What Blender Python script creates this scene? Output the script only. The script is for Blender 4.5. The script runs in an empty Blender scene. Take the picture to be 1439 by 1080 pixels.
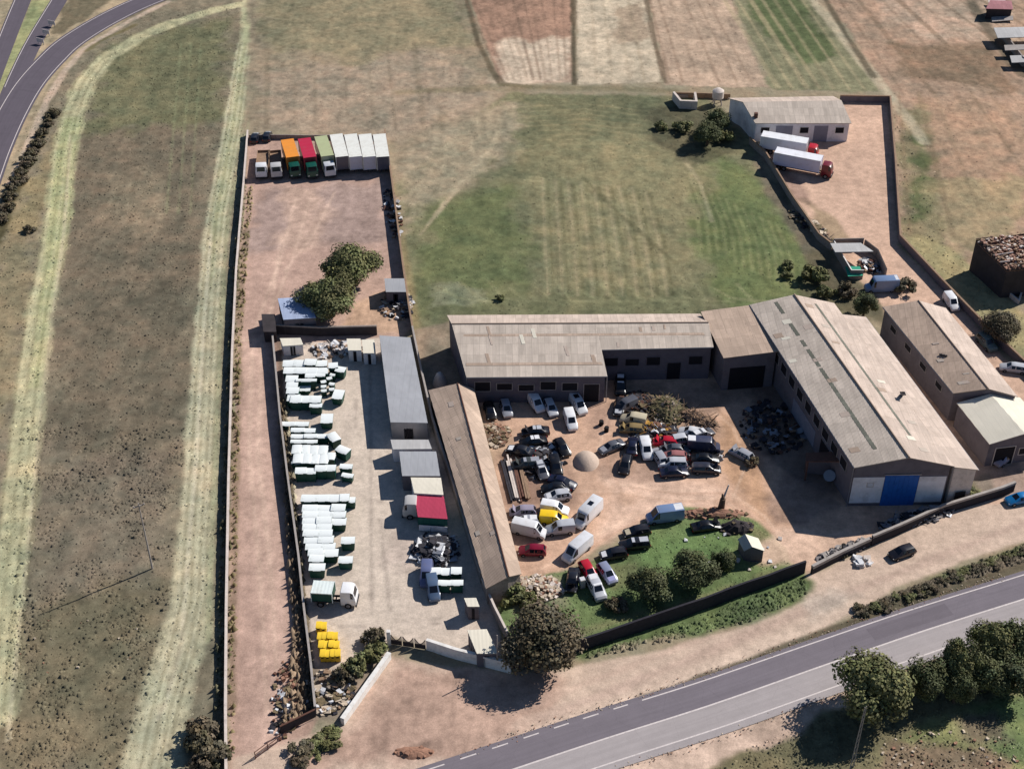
import bpy, bmesh, math, random
import numpy as np
from mathutils import Vector, Matrix
random.seed(7)
C = bpy.context.scene.collection
S = bpy.context.scene

# ---------------------------------------------------------------- camera
H, FOC, PITCH = 145.0, 2022.0, math.radians(38.0)      # metres up, focal length in photo pixels, tilt
cam_d = bpy.data.cameras.new("camera"); cam = bpy.data.objects.new("camera", cam_d); C.objects.link(cam)
cam.location = (0, 0, H); cam.rotation_euler = (math.radians(90) - PITCH, 0, 0)
cam_d.sensor_width = 36.0; cam_d.lens = FOC / 1440.0 * 36.0
cam_d.clip_start = 1.0; cam_d.clip_end = 6000.0
S.camera = cam

# ---------------------------------------------------------------- sky, sun, exposure
SUN_EL = math.radians(38.0)
SHX, SHY = -0.84, -0.54                                # the way shadows fall on the ground
_n = math.hypot(SHX, SHY); SHX /= _n; SHY /= _n
w = bpy.data.worlds.new("World"); S.world = w; w.use_nodes = True
nt = w.node_tree; nt.nodes.clear()
sky = nt.nodes.new('ShaderNodeTexSky'); sky.sky_type = 'NISHITA'; sky.sun_disc = False
sky.sun_elevation = SUN_EL; sky.sun_rotation = math.atan2(-SHX, -SHY); sky.altitude = 600
sky.air_density = 1.0; sky.dust_density = 0.3; sky.ozone_density = 5.0
bg = nt.nodes.new('ShaderNodeBackground'); bg.inputs['Strength'].default_value = 0.06
wo = nt.nodes.new('ShaderNodeOutputWorld')
nt.links.new(sky.outputs[0], bg.inputs['Color']); nt.links.new(bg.outputs[0], wo.inputs['Surface'])
sun_d = bpy.data.lights.new("sun", 'SUN'); sun_d.energy = 4.9; sun_d.angle = math.radians(0.5); sun_d.color = (1.0, 0.955, 0.90)
sun = bpy.data.objects.new("sun", sun_d); C.objects.link(sun)
_d = Vector((SHX * math.cos(SUN_EL), SHY * math.cos(SUN_EL), -math.sin(SUN_EL)))
sun.rotation_euler = _d.to_track_quat('-Z', 'Y').to_euler()
S.view_settings.view_transform = 'Standard'; S.view_settings.look = 'None'
S.view_settings.exposure = 0.23; S.view_settings.gamma = 1.0
S.render.engine = 'CYCLES'; S.cycles.diffuse_bounces = 2

# ---------------------------------------------------------------- survey: photo pixel -> place on the plane at height z
cp, sp = math.cos(PITCH), math.sin(PITCH)
def G(px, py, z=0.0):
    u = (px - 719.5) / FOC; v = (540.0 - py) / FOC
    dy = cp + v * sp; dz = -sp + v * cp
    t = (H - z) / (-dz)
    return Vector((u * t, dy * t, z))
def GG(pts, z=0.0): return [G(a, b, z) for a, b in pts]
def lin(c):
    return tuple(((x / 255.0) / 12.92 if x / 255.0 <= 0.04045 else ((x / 255.0 + 0.055) / 1.055) ** 2.4) for x in c)

# ---------------------------------------------------------------- tags and linking
def tag(o, label=None, cat=None, group=None, kind=None):
    if label: o['label'] = label
    if cat: o['category'] = cat
    if group: o['group'] = group
    if kind: o['kind'] = kind
    return o
def empty(name, loc, rz=0.0, label=None, cat=None, group=None):
    o = bpy.data.objects.new(name, None); C.objects.link(o)
    o.location = loc; o.rotation_euler = (0, 0, rz); o.empty_display_size = 0.3
    return tag(o, label, cat, group)
def put(name, me, parent=None, loc=None, rz=None):
    o = bpy.data.objects.new(name, me); C.objects.link(o)
    if parent is not None: o.parent = parent
    if loc is not None: o.location = loc
    if rz is not None: o.rotation_euler = (0, 0, rz)
    return o

class MB:
    """collects faces; build() makes ONE mesh"""
    def __init__(s): s.v = []; s.f = []; s.m = []; s.uv = []; s.mats = []
    def mi(s, m):
        if m not in s.mats: s.mats.append(m)
        return s.mats.index(m)
    def face(s, pts, m, uv=None):
        b = len(s.v); s.v += [tuple(p) for p in pts]; s.f.append(tuple(range(b, b + len(pts))))
        s.m.append(s.mi(m)); s.uv.append(uv)
    def prism(s, bot, top, m, cap=True):
        n = len(bot)
        for i in range(n):
            j = (i + 1) % n
            s.face([bot[i], bot[j], top[j], top[i]], m)
        if cap: s.face(top, m); s.face(bot[::-1], m)
    def box(s, c, d, m, rz=0.0, taper=1.0):
        cx, cy, cz = c; dx, dy, dz = d[0] / 2, d[1] / 2, d[2] / 2
        ca, sa = math.cos(rz), math.sin(rz)
        def P(x, y, z): return (cx + x * ca - y * sa, cy + x * sa + y * ca, cz + z)
        bot = [P(-dx * taper, -dy * taper, -dz), P(dx * taper, -dy * taper, -dz), P(dx * taper, dy * taper, -dz), P(-dx * taper, dy * taper, -dz)]
        top = [P(-dx, -dy, dz), P(dx, -dy, dz), P(dx, dy, dz), P(-dx, dy, dz)]
        s.prism(bot, top, m)
    def cyl(s, p0, p1, r0, r1, m, n=8):
        p0 = Vector(p0); p1 = Vector(p1); ax = (p1 - p0).normalized()
        a = ax.orthogonal().normalized(); b = ax.cross(a)
        c0 = [p0 + (a * math.cos(2 * math.pi * i / n) + b * math.sin(2 * math.pi * i / n)) * r0 for i in range(n)]
        c1 = [p1 + (a * math.cos(2 * math.pi * i / n) + b * math.sin(2 * math.pi * i / n)) * r1 for i in range(n)]
        s.prism(c0, c1, m)
    def mesh(s, name, smooth=None):
        me = bpy.data.meshes.new(name)
        me.from_pydata(s.v, [], s.f)
        for m in s.mats: me.materials.append(m)
        me.polygons.foreach_set('material_index', s.m)
        if any(u is not None for u in s.uv):
            l = me.uv_layers.new(name='uv'); k = 0; arr = []
            for f, u in zip(s.f, s.uv):
                for q in range(len(f)): arr += list(u[q]) if u else [0, 0]
            l.data.foreach_set('uv', arr)
        if smooth:
            bm = bmesh.new(); bm.from_mesh(me); bmesh.ops.remove_doubles(bm, verts=bm.verts, dist=0.0005)
            bmesh.ops.recalc_face_normals(bm, faces=bm.faces); bm.to_mesh(me); bm.free()
            for p in me.polygons: p.use_smooth = True
            me.set_sharp_from_angle(angle=math.radians(smooth))
        me.update()
        return me
    def build(s, name, parent=None, smooth=None):
        return put(name, s.mesh(name, smooth), parent)

# ---------------------------------------------------------------- materials
def mat(name, rgb, rough=0.85, var=0.12, scale=0.6, bump=0.0, bscale=3.0, metal=0.0, spec=0.3, srgb=True, coord='Object', dirt=None, dscale=1.5):
    m = bpy.data.materials.new(name); m.use_nodes = True; t = m.node_tree; b = t.nodes['Principled BSDF']
    c = lin(rgb) if srgb else rgb
    tc = t.nodes.new('ShaderNodeTexCoord')
    n1 = t.nodes.new('ShaderNodeTexNoise'); n1.inputs['Scale'].default_value = scale; n1.inputs['Detail'].default_value = 8; n1.inputs['Roughness'].default_value = 0.65
    t.links.new(tc.outputs[coord], n1.inputs['Vector'])
    r = t.nodes.new('ShaderNodeValToRGB')
    r.color_ramp.elements[0].position = 0.3; r.color_ramp.elements[1].position = 0.7
    r.color_ramp.elements[0].color = (c[0] * (1 - var), c[1] * (1 - var), c[2] * (1 - var), 1)
    r.color_ramp.elements[1].color = (min(1, c[0] * (1 + var)), min(1, c[1] * (1 + var)), min(1, c[2] * (1 + var)), 1)
    t.links.new(n1.outputs['Fac'], r.inputs['Fac']); out = r.outputs['Color']
    if dirt:
        n2 = t.nodes.new('ShaderNodeTexNoise'); n2.inputs['Scale'].default_value = dscale; n2.inputs['Detail'].default_value = 10; n2.inputs['Roughness'].default_value = 0.75
        t.links.new(tc.outputs[coord], n2.inputs['Vector'])
        r2 = t.nodes.new('ShaderNodeValToRGB'); r2.color_ramp.elements[0].position = 0.5; r2.color_ramp.elements[1].position = 0.68
        t.links.new(n2.outputs['Fac'], r2.inputs['Fac'])
        mx = t.nodes.new('ShaderNodeMix'); mx.data_type = 'RGBA'
        t.links.new(r2.outputs['Color'], mx.inputs['Factor']); t.links.new(out, mx.inputs[6]); mx.inputs[7].default_value = (*lin(dirt), 1)
        mm = t.nodes.new('ShaderNodeMath'); mm.operation = 'MULTIPLY'; mm.inputs[1].default_value = 0.6
        t.links.new(r2.outputs['Color'], mm.inputs[0]); t.links.new(mm.outputs[0], mx.inputs['Factor'])
        out = mx.outputs[2]
    t.links.new(out, b.inputs['Base Color'])
    b.inputs['Roughness'].default_value = rough; b.inputs['Metallic'].default_value = metal
    b.inputs['Specular IOR Level'].default_value = spec
    if bump:
        n3 = t.nodes.new('ShaderNodeTexNoise'); n3.inputs['Scale'].default_value = bscale; n3.inputs['Detail'].default_value = 6
        t.links.new(tc.outputs[coord], n3.inputs['Vector'])
        bp = t.nodes.new('ShaderNodeBump'); bp.inputs['Strength'].default_value = bump; bp.inputs['Distance'].default_value = 0.1
        t.links.new(n3.outputs['Fac'], bp.inputs['Height']); t.links.new(bp.outputs[0], b.inputs['Normal'])
    return m

def roof_mat(name, rgb, var=0.10, sheet=(1.05, 2.4), streak=0.16, line=0.75, moss=None, rough=0.9, metal=0.0):
    """corrugated sheets: uv in metres, u along the eave, v down the slope"""
    m = bpy.data.materials.new(name); m.use_nodes = True; t = m.node_tree; b = t.nodes['Principled BSDF']
    N = t.nodes.new; L = t.links.new; c = lin(rgb)
    uv = N('ShaderNodeUVMap'); uv.uv_map = 'uv'
    br = N('ShaderNodeTexBrick'); br.offset = 0.0; br.inputs['Scale'].default_value = 1.0
    br.inputs['Brick Width'].default_value = sheet[0]; br.inputs['Row Height'].default_value = sheet[1]
    br.inputs['Mortar Size'].default_value = 0.035; br.inputs['Mortar Smooth'].default_value = 0.3; br.inputs['Bias'].default_value = 0.0
    br.inputs['Color1'].default_value = (c[0] * (1 - var), c[1] * (1 - var), c[2] * (1 - var), 1)
    br.inputs['Color2'].default_value = (c[0] * (1 + var), c[1] * (1 + var), c[2] * (1 + var), 1)
    br.inputs['Mortar'].default_value = (c[0] * line, c[1] * line, c[2] * line, 1)
    L(uv.outputs[0], br.inputs['Vector'])
    mp = N('ShaderNodeMapping'); mp.inputs['Scale'].default_value = (1.3, 0.16, 1); L(uv.outputs[0], mp.inputs['Vector'])
    n = N('ShaderNodeTexNoise'); n.inputs['Scale'].default_value = 1.0; n.inputs['Detail'].default_value = 9; n.inputs['Roughness'].default_value = 0.7
    L(mp.outputs[0], n.inputs['Vector'])
    rr = N('ShaderNodeMapRange'); rr.inputs[1].default_value = 0.3; rr.inputs[2].default_value = 0.7; rr.inputs[3].default_value = 1 - streak; rr.inputs[4].default_value = 1 + streak
    L(n.outputs['Fac'], rr.inputs[0])
    n2 = N('ShaderNodeTexNoise'); n2.inputs['Scale'].default_value = 0.16; n2.inputs['Detail'].default_value = 5; L(uv.outputs[0], n2.inputs['Vector'])
    r2 = N('ShaderNodeMapRange'); r2.inputs[1].default_value = 0.3; r2.inputs[2].default_value = 0.7; r2.inputs[3].default_value = 0.86; r2.inputs[4].default_value = 1.12
    L(n2.outputs['Fac'], r2.inputs[0])
    mu = N('ShaderNodeMath'); mu.operation = 'MULTIPLY'; L(rr.outputs[0], mu.inputs[0]); L(r2.outputs[0], mu.inputs[1])
    vm = N('ShaderNodeVectorMath'); vm.operation = 'SCALE'; L(br.outputs['Color'], vm.inputs[0]); L(mu.outputs[0], vm.inputs['Scale'])
    out = vm.outputs[0]
    if moss:
        n4 = N('ShaderNodeTexNoise'); n4.inputs['Scale'].default_value = 0.7; n4.inputs['Detail'].default_value = 10; n4.inputs['Roughness'].default_value = 0.8; L(uv.outputs[0], n4.inputs['Vector'])
        r4 = N('ShaderNodeMapRange'); r4.inputs[1].default_value = 0.52; r4.inputs[2].default_value = 0.72; r4.inputs[3].default_value = 0; r4.inputs[4].default_value = 0.55
        L(n4.outputs['Fac'], r4.inputs[0])
        mx = N('ShaderNodeMix'); mx.data_type = 'RGBA'; L(r4.outputs[0], mx.inputs['Factor']); L(out, mx.inputs[6]); mx.inputs[7].default_value = (*lin(moss), 1); out = mx.outputs[2]
    L(out, b.inputs['Base Color']); b.inputs['Roughness'].default_value = rough; b.inputs['Metallic'].default_value = metal
    b.inputs['Specular IOR Level'].default_value = 0.25
    sx = N('ShaderNodeSeparateXYZ'); L(uv.outputs[0], sx.inputs[0])
    m1 = N('ShaderNodeMath'); m1.operation = 'MULTIPLY'; m1.inputs[1].default_value = 2 * math.pi / 0.177; L(sx.outputs[0], m1.inputs[0])
    m2 = N('ShaderNodeMath'); m2.operation = 'SINE'; L(m1.outputs[0], m2.inputs[0])
    bp = N('ShaderNodeBump'); bp.inputs['Strength'].default_value = 0.35; bp.inputs['Distance'].default_value = 0.03; L(m2.outputs[0], bp.inputs['Height']); L(bp.outputs[0], b.inputs['Normal'])
    return m

M = {}
M['fibre']   = roof_mat('fibre_cement', (196, 182, 168), moss=(150, 136, 124))
M['fibre_w'] = roof_mat('fibre_cement_warm', (196, 178, 164), moss=(140, 122, 104))
M['fibre_d'] = roof_mat('fibre_cement_dull', (182, 160, 142), moss=(140, 120, 108))
M['skylight'] = roof_mat('plastic_skylight', (118, 118, 106), moss=(86, 92, 80), var=0.2)
M['grey_sheet'] = roof_mat('grey_metal_sheet', (163, 164, 168), var=0.04, sheet=(1.1, 6), streak=0.07, line=0.85)
M['pale_sheet'] = roof_mat('pale_metal_sheet', (186, 184, 182), var=0.06, sheet=(1.0, 4), streak=0.1, line=0.85)
M['cream_sheet'] = roof_mat('cream_metal_sheet', (226, 218, 200), var=0.03, sheet=(1.0, 8), streak=0.06, line=0.9)
M['red_sheet'] = roof_mat('red_metal_sheet', (178, 62, 88), var=0.05, sheet=(1.0, 4), streak=0.1, line=0.85)
M['blue_sheet'] = roof_mat('pale_blue_sheet', (165, 178, 205), var=0.08, sheet=(1.0, 3), streak=0.2, line=0.8)
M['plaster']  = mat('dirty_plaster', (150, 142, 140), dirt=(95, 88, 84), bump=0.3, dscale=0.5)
M['plaster_d'] = mat('shade_dulled_plaster', (98, 92, 100), dirt=(66, 62, 70), dscale=0.5)  # shade on the workshop walls is put into this plaster colour
M['darkwall'] = mat('shade_dark_wall', (40, 38, 46), var=.3, scale=2)  # near-black colour carries the shade on the front wall faces
M['plaster_w'] = mat('white_plaster', (226, 221, 222), dirt=(176, 168, 164), dscale=0.5)
M['render_g'] = mat('grey_render', (108, 101, 106), dirt=(80, 74, 78), dscale=0.4)  # grey render, darkened to hold the shade on link and hall walls
M['block']    = mat('concrete_block', (150, 138, 130), dirt=(105, 92, 84), bump=0.5, bscale=6)
M['coping']   = mat('pale_concrete', (205, 192, 182), dirt=(150, 138, 128), bump=0.3)
M['white_wall'] = mat('whitewashed_wall', (222, 218, 212), dirt=(165, 155, 145))
M['bluedoor'] = mat('blue_painted_steel', (36, 96, 172), rough=0.5, var=0.08, dirt=(18, 60, 120))
M['dark']     = mat('dark_opening', (26, 24, 30), var=0.2)
M['steel']    = mat('galvanised_steel', (140, 142, 148), rough=0.45, metal=0.6)
M['shutter']  = mat('grey_roller_shutter', (128, 128, 140), rough=0.6)
M['rust']     = mat('rusty_steel', (104, 72, 60), var=0.3, scale=3, dirt=(60, 44, 40))
M['wood']     = mat('weathered_wood', (146, 120, 98), var=0.3, scale=3, dirt=(84, 66, 54))
M['concrete'] = mat('cast_concrete', (160, 152, 146), dirt=(120, 110, 102))
M['line']     = mat('road_paint', (206, 196, 192), rough=0.8, var=0.12, scale=2, dirt=(150, 140, 138), dscale=3)
M['glass']    = mat('car_glass', (22, 26, 36), rough=0.08, var=0.05, spec=0.6)
M['tyre']     = mat('rubber', (24, 23, 25), rough=0.9)
M['rim']      = mat('wheel_rim', (140, 140, 145), rough=0.35, metal=0.7)
M['lamp']     = mat('lamp_lens', (215, 215, 210), rough=0.15, var=0.02)
M['lampr']    = mat('tail_lamp_lens', (150, 22, 22), rough=0.2, var=0.02)
M['bin_g']    = mat('green_plastic', (20, 74, 62), rough=0.5, var=0.12, dirt=(30, 54, 48))
M['bin_w']    = mat('white_lid_plastic', (226, 230, 228), rough=0.5, var=0.05, dirt=(176, 184, 176), dscale=0.9)
M['bin_y']    = mat('yellow_plastic', (236, 196, 54), rough=0.5, var=0.08, dirt=(190, 150, 60))
M['cab_g'] = mat('green_panel', (28, 84, 76), rough=.6)
M['chassis']  = mat('chassis_steel', (44, 42, 46), var=0.2)
M['bark']     = mat('bark', (96, 78, 64), var=0.3, scale=4)
M['tarp']     = mat('dark_tarpaulin', (58, 52, 54), var=0.3)
_pc = {}
def road_mat(name, rgb, crack=0.93):
    m = bpy.data.materials.new(name); m.use_nodes = True; t = m.node_tree; b = t.nodes['Principled BSDF']; N = t.nodes.new; L = t.links.new; c = lin(rgb)
    uv = N('ShaderNodeUVMap'); uv.uv_map = 'uv'; tc = N('ShaderNodeTexCoord')
    def noise(sc, lo, hi, vec, det=8):
        n = N('ShaderNodeTexNoise'); n.inputs['Scale'].default_value = sc; n.inputs['Detail'].default_value = det; n.inputs['Roughness'].default_value = .7; L(vec, n.inputs['Vector'])
        r = N('ShaderNodeMapRange'); r.inputs[1].default_value = .3; r.inputs[2].default_value = .7; r.inputs[3].default_value = lo; r.inputs[4].default_value = hi; L(n.outputs['Fac'], r.inputs[0]); return r.outputs[0]
    mp = N('ShaderNodeMapping'); mp.inputs['Scale'].default_value = (.03, 1.5, 1); L(uv.outputs[0], mp.inputs['Vector'])
    a = noise(1.0, .90, 1.10, mp.outputs[0]); b2 = noise(.35, .93, 1.07, tc.outputs['Object']); c2 = noise(6, .93, 1.07, tc.outputs['Object'])
    vo = N('ShaderNodeTexVoronoi'); vo.feature = 'DISTANCE_TO_EDGE'; vo.inputs['Scale'].default_value = .22; L(tc.outputs['Object'], vo.inputs['Vector'])
    vr = N('ShaderNodeMapRange'); vr.inputs[1].default_value = .004; vr.inputs[2].default_value = .012; vr.inputs[3].default_value = crack; vr.inputs[4].default_value = 1; L(vo.outputs['Distance'], vr.inputs[0])
    out = a
    for o_ in (b2, c2, vr.outputs[0]):
        mu = N('ShaderNodeMath'); mu.operation = 'MULTIPLY'; L(out, mu.inputs[0]); L(o_, mu.inputs[1]); out = mu.outputs[0]
    vm = N('ShaderNodeVectorMath'); vm.operation = 'SCALE'; vm.inputs[0].default_value = c; L(out, vm.inputs['Scale']); L(vm.outputs[0], b.inputs['Base Color']); b.inputs['Roughness'].default_value = .9; b.inputs['Specular IOR Level'].default_value = .2
    return m
_road = 1
M['asphalt'] = road_mat('asphalt_dark', (116, 109, 115)); M['asphalt_l'] = road_mat('asphalt_worn', (160, 152, 151), .94); M['asphalt_f'] = road_mat('asphalt_far', (94, 87, 95))
def paint(rgb):
    k = tuple(rgb)
    if k not in _pc: _pc[k] = mat('paint_%02x%02x%02x' % k, rgb, rough=0.28, var=0.04, spec=0.5, dirt=tuple(int(x * 0.62 + y * .38) for x, y in zip(rgb, (150, 128, 108))), dscale=.9)
    return _pc[k]
# ---------------------------------------------------------------- noise on arrays
_rs = np.random.RandomState(11); _lat = _rs.rand(256, 256).astype(np.float32)
def vnoise(x, y):
    xi = np.floor(x).astype(np.int64); yi = np.floor(y).astype(np.int64)
    fx = x - xi; fy = y - yi; fx = fx * fx * (3 - 2 * fx); fy = fy * fy * (3 - 2 * fy)
    a = _lat[xi & 255, yi & 255]; b = _lat[(xi + 1) & 255, yi & 255]; c = _lat[xi & 255, (yi + 1) & 255]; d = _lat[(xi + 1) & 255, (yi + 1) & 255]
    return (a * (1 - fx) + b * fx) * (1 - fy) + (c * (1 - fx) + d * fx) * fy
def fbm(x, y, s, o=4, r=0.55):
    t = 0; a = 1; n = 0
    for k in range(o):
        t = t + a * vnoise(x / s + 17.3 * k, y / s + 5.1 * k); n += a; a *= r; s *= 0.5
    return t / n

# ---------------------------------------------------------------- ground: one sheet to the horizon, its soils laid out as patches of albedo
STEP = 0.31
gx = np.arange(-135, 135, STEP); gy = np.arange(100, 352, STEP)
ext = np.array([10, 30, 80, 200, 500, 1200, 3000.0])
X1 = np.concatenate([gx[0] - ext[::-1], gx, gx[-1] + ext]); Y1 = np.concatenate([gy[0] - ext[::-1], gy, gy[-1] + ext])
GXX, GYY = np.meshgrid(X1, Y1)                      # rows = y
col = np.zeros(GXX.shape + (3,), np.float32); amp = np.full(GXX.shape, 0.10, np.float32)
nA = fbm(GXX, GYY, 14, 4); nB = fbm(GXX + 91, GYY + 7, 3.0, 4); nC = fbm(GXX - 50, GYY + 33, 0.9, 3); nE = fbm(GXX + 200, GYY - 90, 5.0, 4) - 0.5
nD = fbm(GXX * 1.0 + 60, GYY * 0.14, 1.1, 3); nF = fbm(GXX + 333, GYY + 111, 1.7, 3)
def _std(a): return (a - a.mean()) / a.std()
for _a in (nA, nB, nC, nD, nF): _a[...] = _std(_a)
def base(rgb): return np.array(lin(rgb), np.float32)
col[:] = base((152, 134, 108))
def smooth(e0, e1, x):
    t = np.clip((x - e0) / (e1 - e0), 0, 1); return t * t * (3 - 2 * t)
def window(pts, pad):
    xs = [p[0] for p in pts]; ys = [p[1] for p in pts]
    i0, i1 = np.searchsorted(Y1, [min(ys) - pad, max(ys) + pad]); j0, j1 = np.searchsorted(X1, [min(xs) - pad, max(xs) + pad])
    return slice(i0, i1), slice(j0, j1)
def seg_d(X, Y, a, b):
    vx, vy = b[0] - a[0], b[1] - a[1]; l = vx * vx + vy * vy + 1e-9
    t = np.clip(((X - a[0]) * vx + (Y - a[1]) * vy) / l, 0, 1)
    return np.hypot(X - a[0] - t * vx, Y - a[1] - t * vy)
def apply(sl, mask, rgb, var, am, pink=0.0):
    c = base(rgb)[None, None, :]
    v = np.clip(1 + var * (nA[sl] * .16 + nB[sl] * .20 + nC[sl] * .17 + nF[sl] * .17 + nD[sl] * .12), .35, 1.9)
    cc = c * v[..., None]
    m = mask[..., None]; col[sl] = col[sl] * (1 - m) + cc * m
    if am is not None: amp[sl] = amp[sl] * (1 - mask) + am * mask
def patch(px, rgb, soft=0.6, noise=1.5, op=1.0, var=0.35, am=None, world=False):
    P = px if world else [G(a, b) for a, b in px]
    sl = window(P, soft + noise + 1); X = GXX[sl]; Y = GYY[sl]
    if X.size == 0: return
    d = np.full(X.shape, 1e9); ins = np.zeros(X.shape, bool); n = len(P)
    for i in range(n):
        a, b = P[i], P[(i + 1) % n]
        d = np.minimum(d, seg_d(X, Y, a, b))
        c = ((a[1] > Y) != (b[1] > Y)) & (X < (b[0] - a[0]) * (Y - a[1]) / (b[1] - a[1] + 1e-12) + a[0]); ins ^= c
    sd = np.where(ins, d, -d) + nE[sl] * noise * 2
    apply(sl, smooth(-soft, soft, sd) * op, rgb, var, am)
def band(px, wd, rgb, soft=0.4, noise=0.3, op=1.0, var=0.3, am=None, world=False):
    """strip of soil along a polyline; wd = width in metres, or one width per point"""
    P = px if world else [G(a, b) for a, b in px]
    W = wd if isinstance(wd, (list, tuple)) else [wd] * len(P)
    sl = window(P, max(W) + soft + noise + 1); X = GXX[sl]; Y = GYY[sl]
    if X.size == 0: return
    best = np.full(X.shape, -1e9)
    for i in range(len(P) - 1):
        a, b = P[i], P[i + 1]; vx, vy = b[0] - a[0], b[1] - a[1]; l = vx * vx + vy * vy + 1e-9
        t = np.clip(((X - a[0]) * vx + (Y - a[1]) * vy) / l, 0, 1)
        best = np.maximum(best, (W[i] * (1 - t) + W[i + 1] * t) / 2 - np.hypot(X - a[0] - t * vx, Y - a[1] - t * vy))
    apply(sl, smooth(-soft, soft, best + nE[sl] * noise * 2) * op, rgb, var, am)
def furrows(px, n0, n1, sp_m, rgb, op=0.35, wd=0.5):
    """plough lines: from edge n0 (two pixels) to edge n1 (two pixels), one every sp_m metres"""
    a0, a1 = G(*n0[0]), G(*n0[1]); b0, b1 = G(*n1[0]), G(*n1[1])
    k = max(2, int((a1 - a0).length / sp_m))
    for i in range(k):
        t = (i + random.uniform(-.2, .2)) / k
        band([a0.lerp(a1, t), b0.lerp(b1, t)], wd * random.uniform(.6, 1.4), rgb, soft=0.35, noise=0.25, op=min(.9, 1.35 * op * random.uniform(.4, 1)), world=True)

OLIVE = (126, 114, 88)
# big fields
patch([(-60, -40), (345, -40), (345, 180), (318, 1120), (-400, 1120), (-300, 300)], (132, 118, 96), 1, 3)
patch([(100, 180), (300, 150), (290, 400), (250, 700), (60, 640), (70, 400)], (112, 98, 80), 4, 6, 0.8)
patch([(140, 60), (330, 20), (310, 170), (120, 190)], (114, 110, 76), 3, 5, 0.8)
patch([(60, 620), (240, 640), (240, 860), (30, 860)], (116, 103, 88), 4, 7, 0.6)
patch([(40, 850), (240, 800), (210, 960), (190, 1100), (-40, 1100)], (114, 102, 76), 4, 6, 0.7)
patch([(150, 250), (230, 245), (220, 320), (150, 320)], (150, 132, 106), 3, 6, 0.5)
patch([(-10, 260), (60, 250), (50, 420), (10, 600), (-40, 600)], (140, 124, 92), 2, 5, 0.7)
patch([(80, 180), (105, 130), (95, 260), (40, 330), (10, 330), (40, 250)], (146, 128, 90), 1, 3, 0.6)
# pale pipeline strips
band([(352, -20), (346, 60), (338, 110), (328, 180), (306, 300), (296, 400), (288, 520), (282, 640), (274, 740), (270, 840), (252, 920), (228, 1000), (205, 1120)],
     [3.6, 3.8, 4.0, 4.2, 4.4, 4.3, 4.5, 4.9, 5.4, 5.4, 6.6, 7.0, 7.6], (180, 168, 136), 0.6, 0.9, var=0.36)
band([(352, -20), (346, 60), (338, 110), (328, 180), (306, 300), (296, 400)], [3.4, 3.6, 3.8, 3.6, 3.4, 1], (158, 160, 112), 0.9, 1.0, 0.5)
band([(296, 330), (285, 480), (276, 640), (262, 800), (255, 900), (235, 980), (222, 1010)], 0.5, (202, 186, 158), 0.3, 0.1, 0.8)
band([(330, 110), (305, 230), (295, 300), (278, 480), (264, 640), (250, 800), (245, 860)], 0.6, (188, 172, 138), 0.3, 0.15, 0.6)
band([(372, 10), (352, 160), (318, 320), (308, 500), (300, 700), (292, 900)], 0.8, (150, 148, 112), 0.4, 0.4, 0.6)
band([(344, 4), (300, 14), (240, 33), (190, 55), (148, 82), (120, 115), (102, 160), (90, 210), (84, 270), (74, 350), (58, 430), (45, 520), (34, 620), (22, 740), (8, 860), (-6, 1000)],
     [3.2, 3.4, 3.8, 4.2, 4.6, 5.0, 5.2, 5.2, 5.0, 4.8, 4.6, 4.6, 4.8, 5, 5, 5], (180, 169, 130), 0.6, 0.9, var=0.36)
band([(100, 170), (88, 230), (82, 300), (62, 440), (50, 540)], [4, 4.2, 4, 2, 1.4], (156, 162, 106), 0.9, 1.0, 0.55)
band([(98, 190), (90, 320), (74, 440), (60, 560), (50, 660), (38, 780), (24, 900), (10, 1040)], 0.5, (188, 172, 140), 0.3, 0.15, 0.8)
band([(58, 640), (46, 740), (34, 860), (22, 980)], 0.6, (96, 84, 70), 0.3, 0.2, 0.6)
for dx in (0, 14, -14):
    band([(268 + dx, 60), (250 + dx * 1.2, 300)], 0.4, (150, 150, 108), 0.3, 0.2, 0.35)
def lines(px, offs, rgb, op, wd=.4):
    P = [G(a, b) for a, b in px]
    for o_ in offs:
        Q_ = []
        for i, p in enumerate(P):
            t_ = P[min(i + 1, len(P) - 1)] - P[max(i - 1, 0)]; t_.normalize(); Q_.append(p + Vector((-t_.y, t_.x, 0)) * o_)
        band(Q_, wd, rgb, 0.2, 0.12, op, 0.2, world=True)
RS = [(346, 60), (338, 110), (328, 180), (306, 300), (296, 400), (288, 520), (282, 640), (274, 740), (270, 840), (252, 920), (228, 1000), (205, 1120)]
lines(RS, (-1.9, -.9, .4, 1.3), (196, 184, 152), .5); lines(RS, (-1.4, -.2, .9, 1.8), (128, 116, 88), .45, .35)
LS = [(148, 82), (120, 115), (102, 160), (90, 210), (84, 270), (74, 350), (58, 430), (45, 520), (34, 620), (22, 740), (8, 860), (-6, 1000)]
lines(LS, (-1.8, .3, 1.4), (194, 182, 142), .45); lines(LS, (-2.3, -.6, .9, 2.3), (122, 112, 82), .45, .35)
lines([(336, 380), (324, 600), (320, 800), (318, 1060)], (2.2, 3.2), (110, 104, 74), .6, 1.1)
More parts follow.
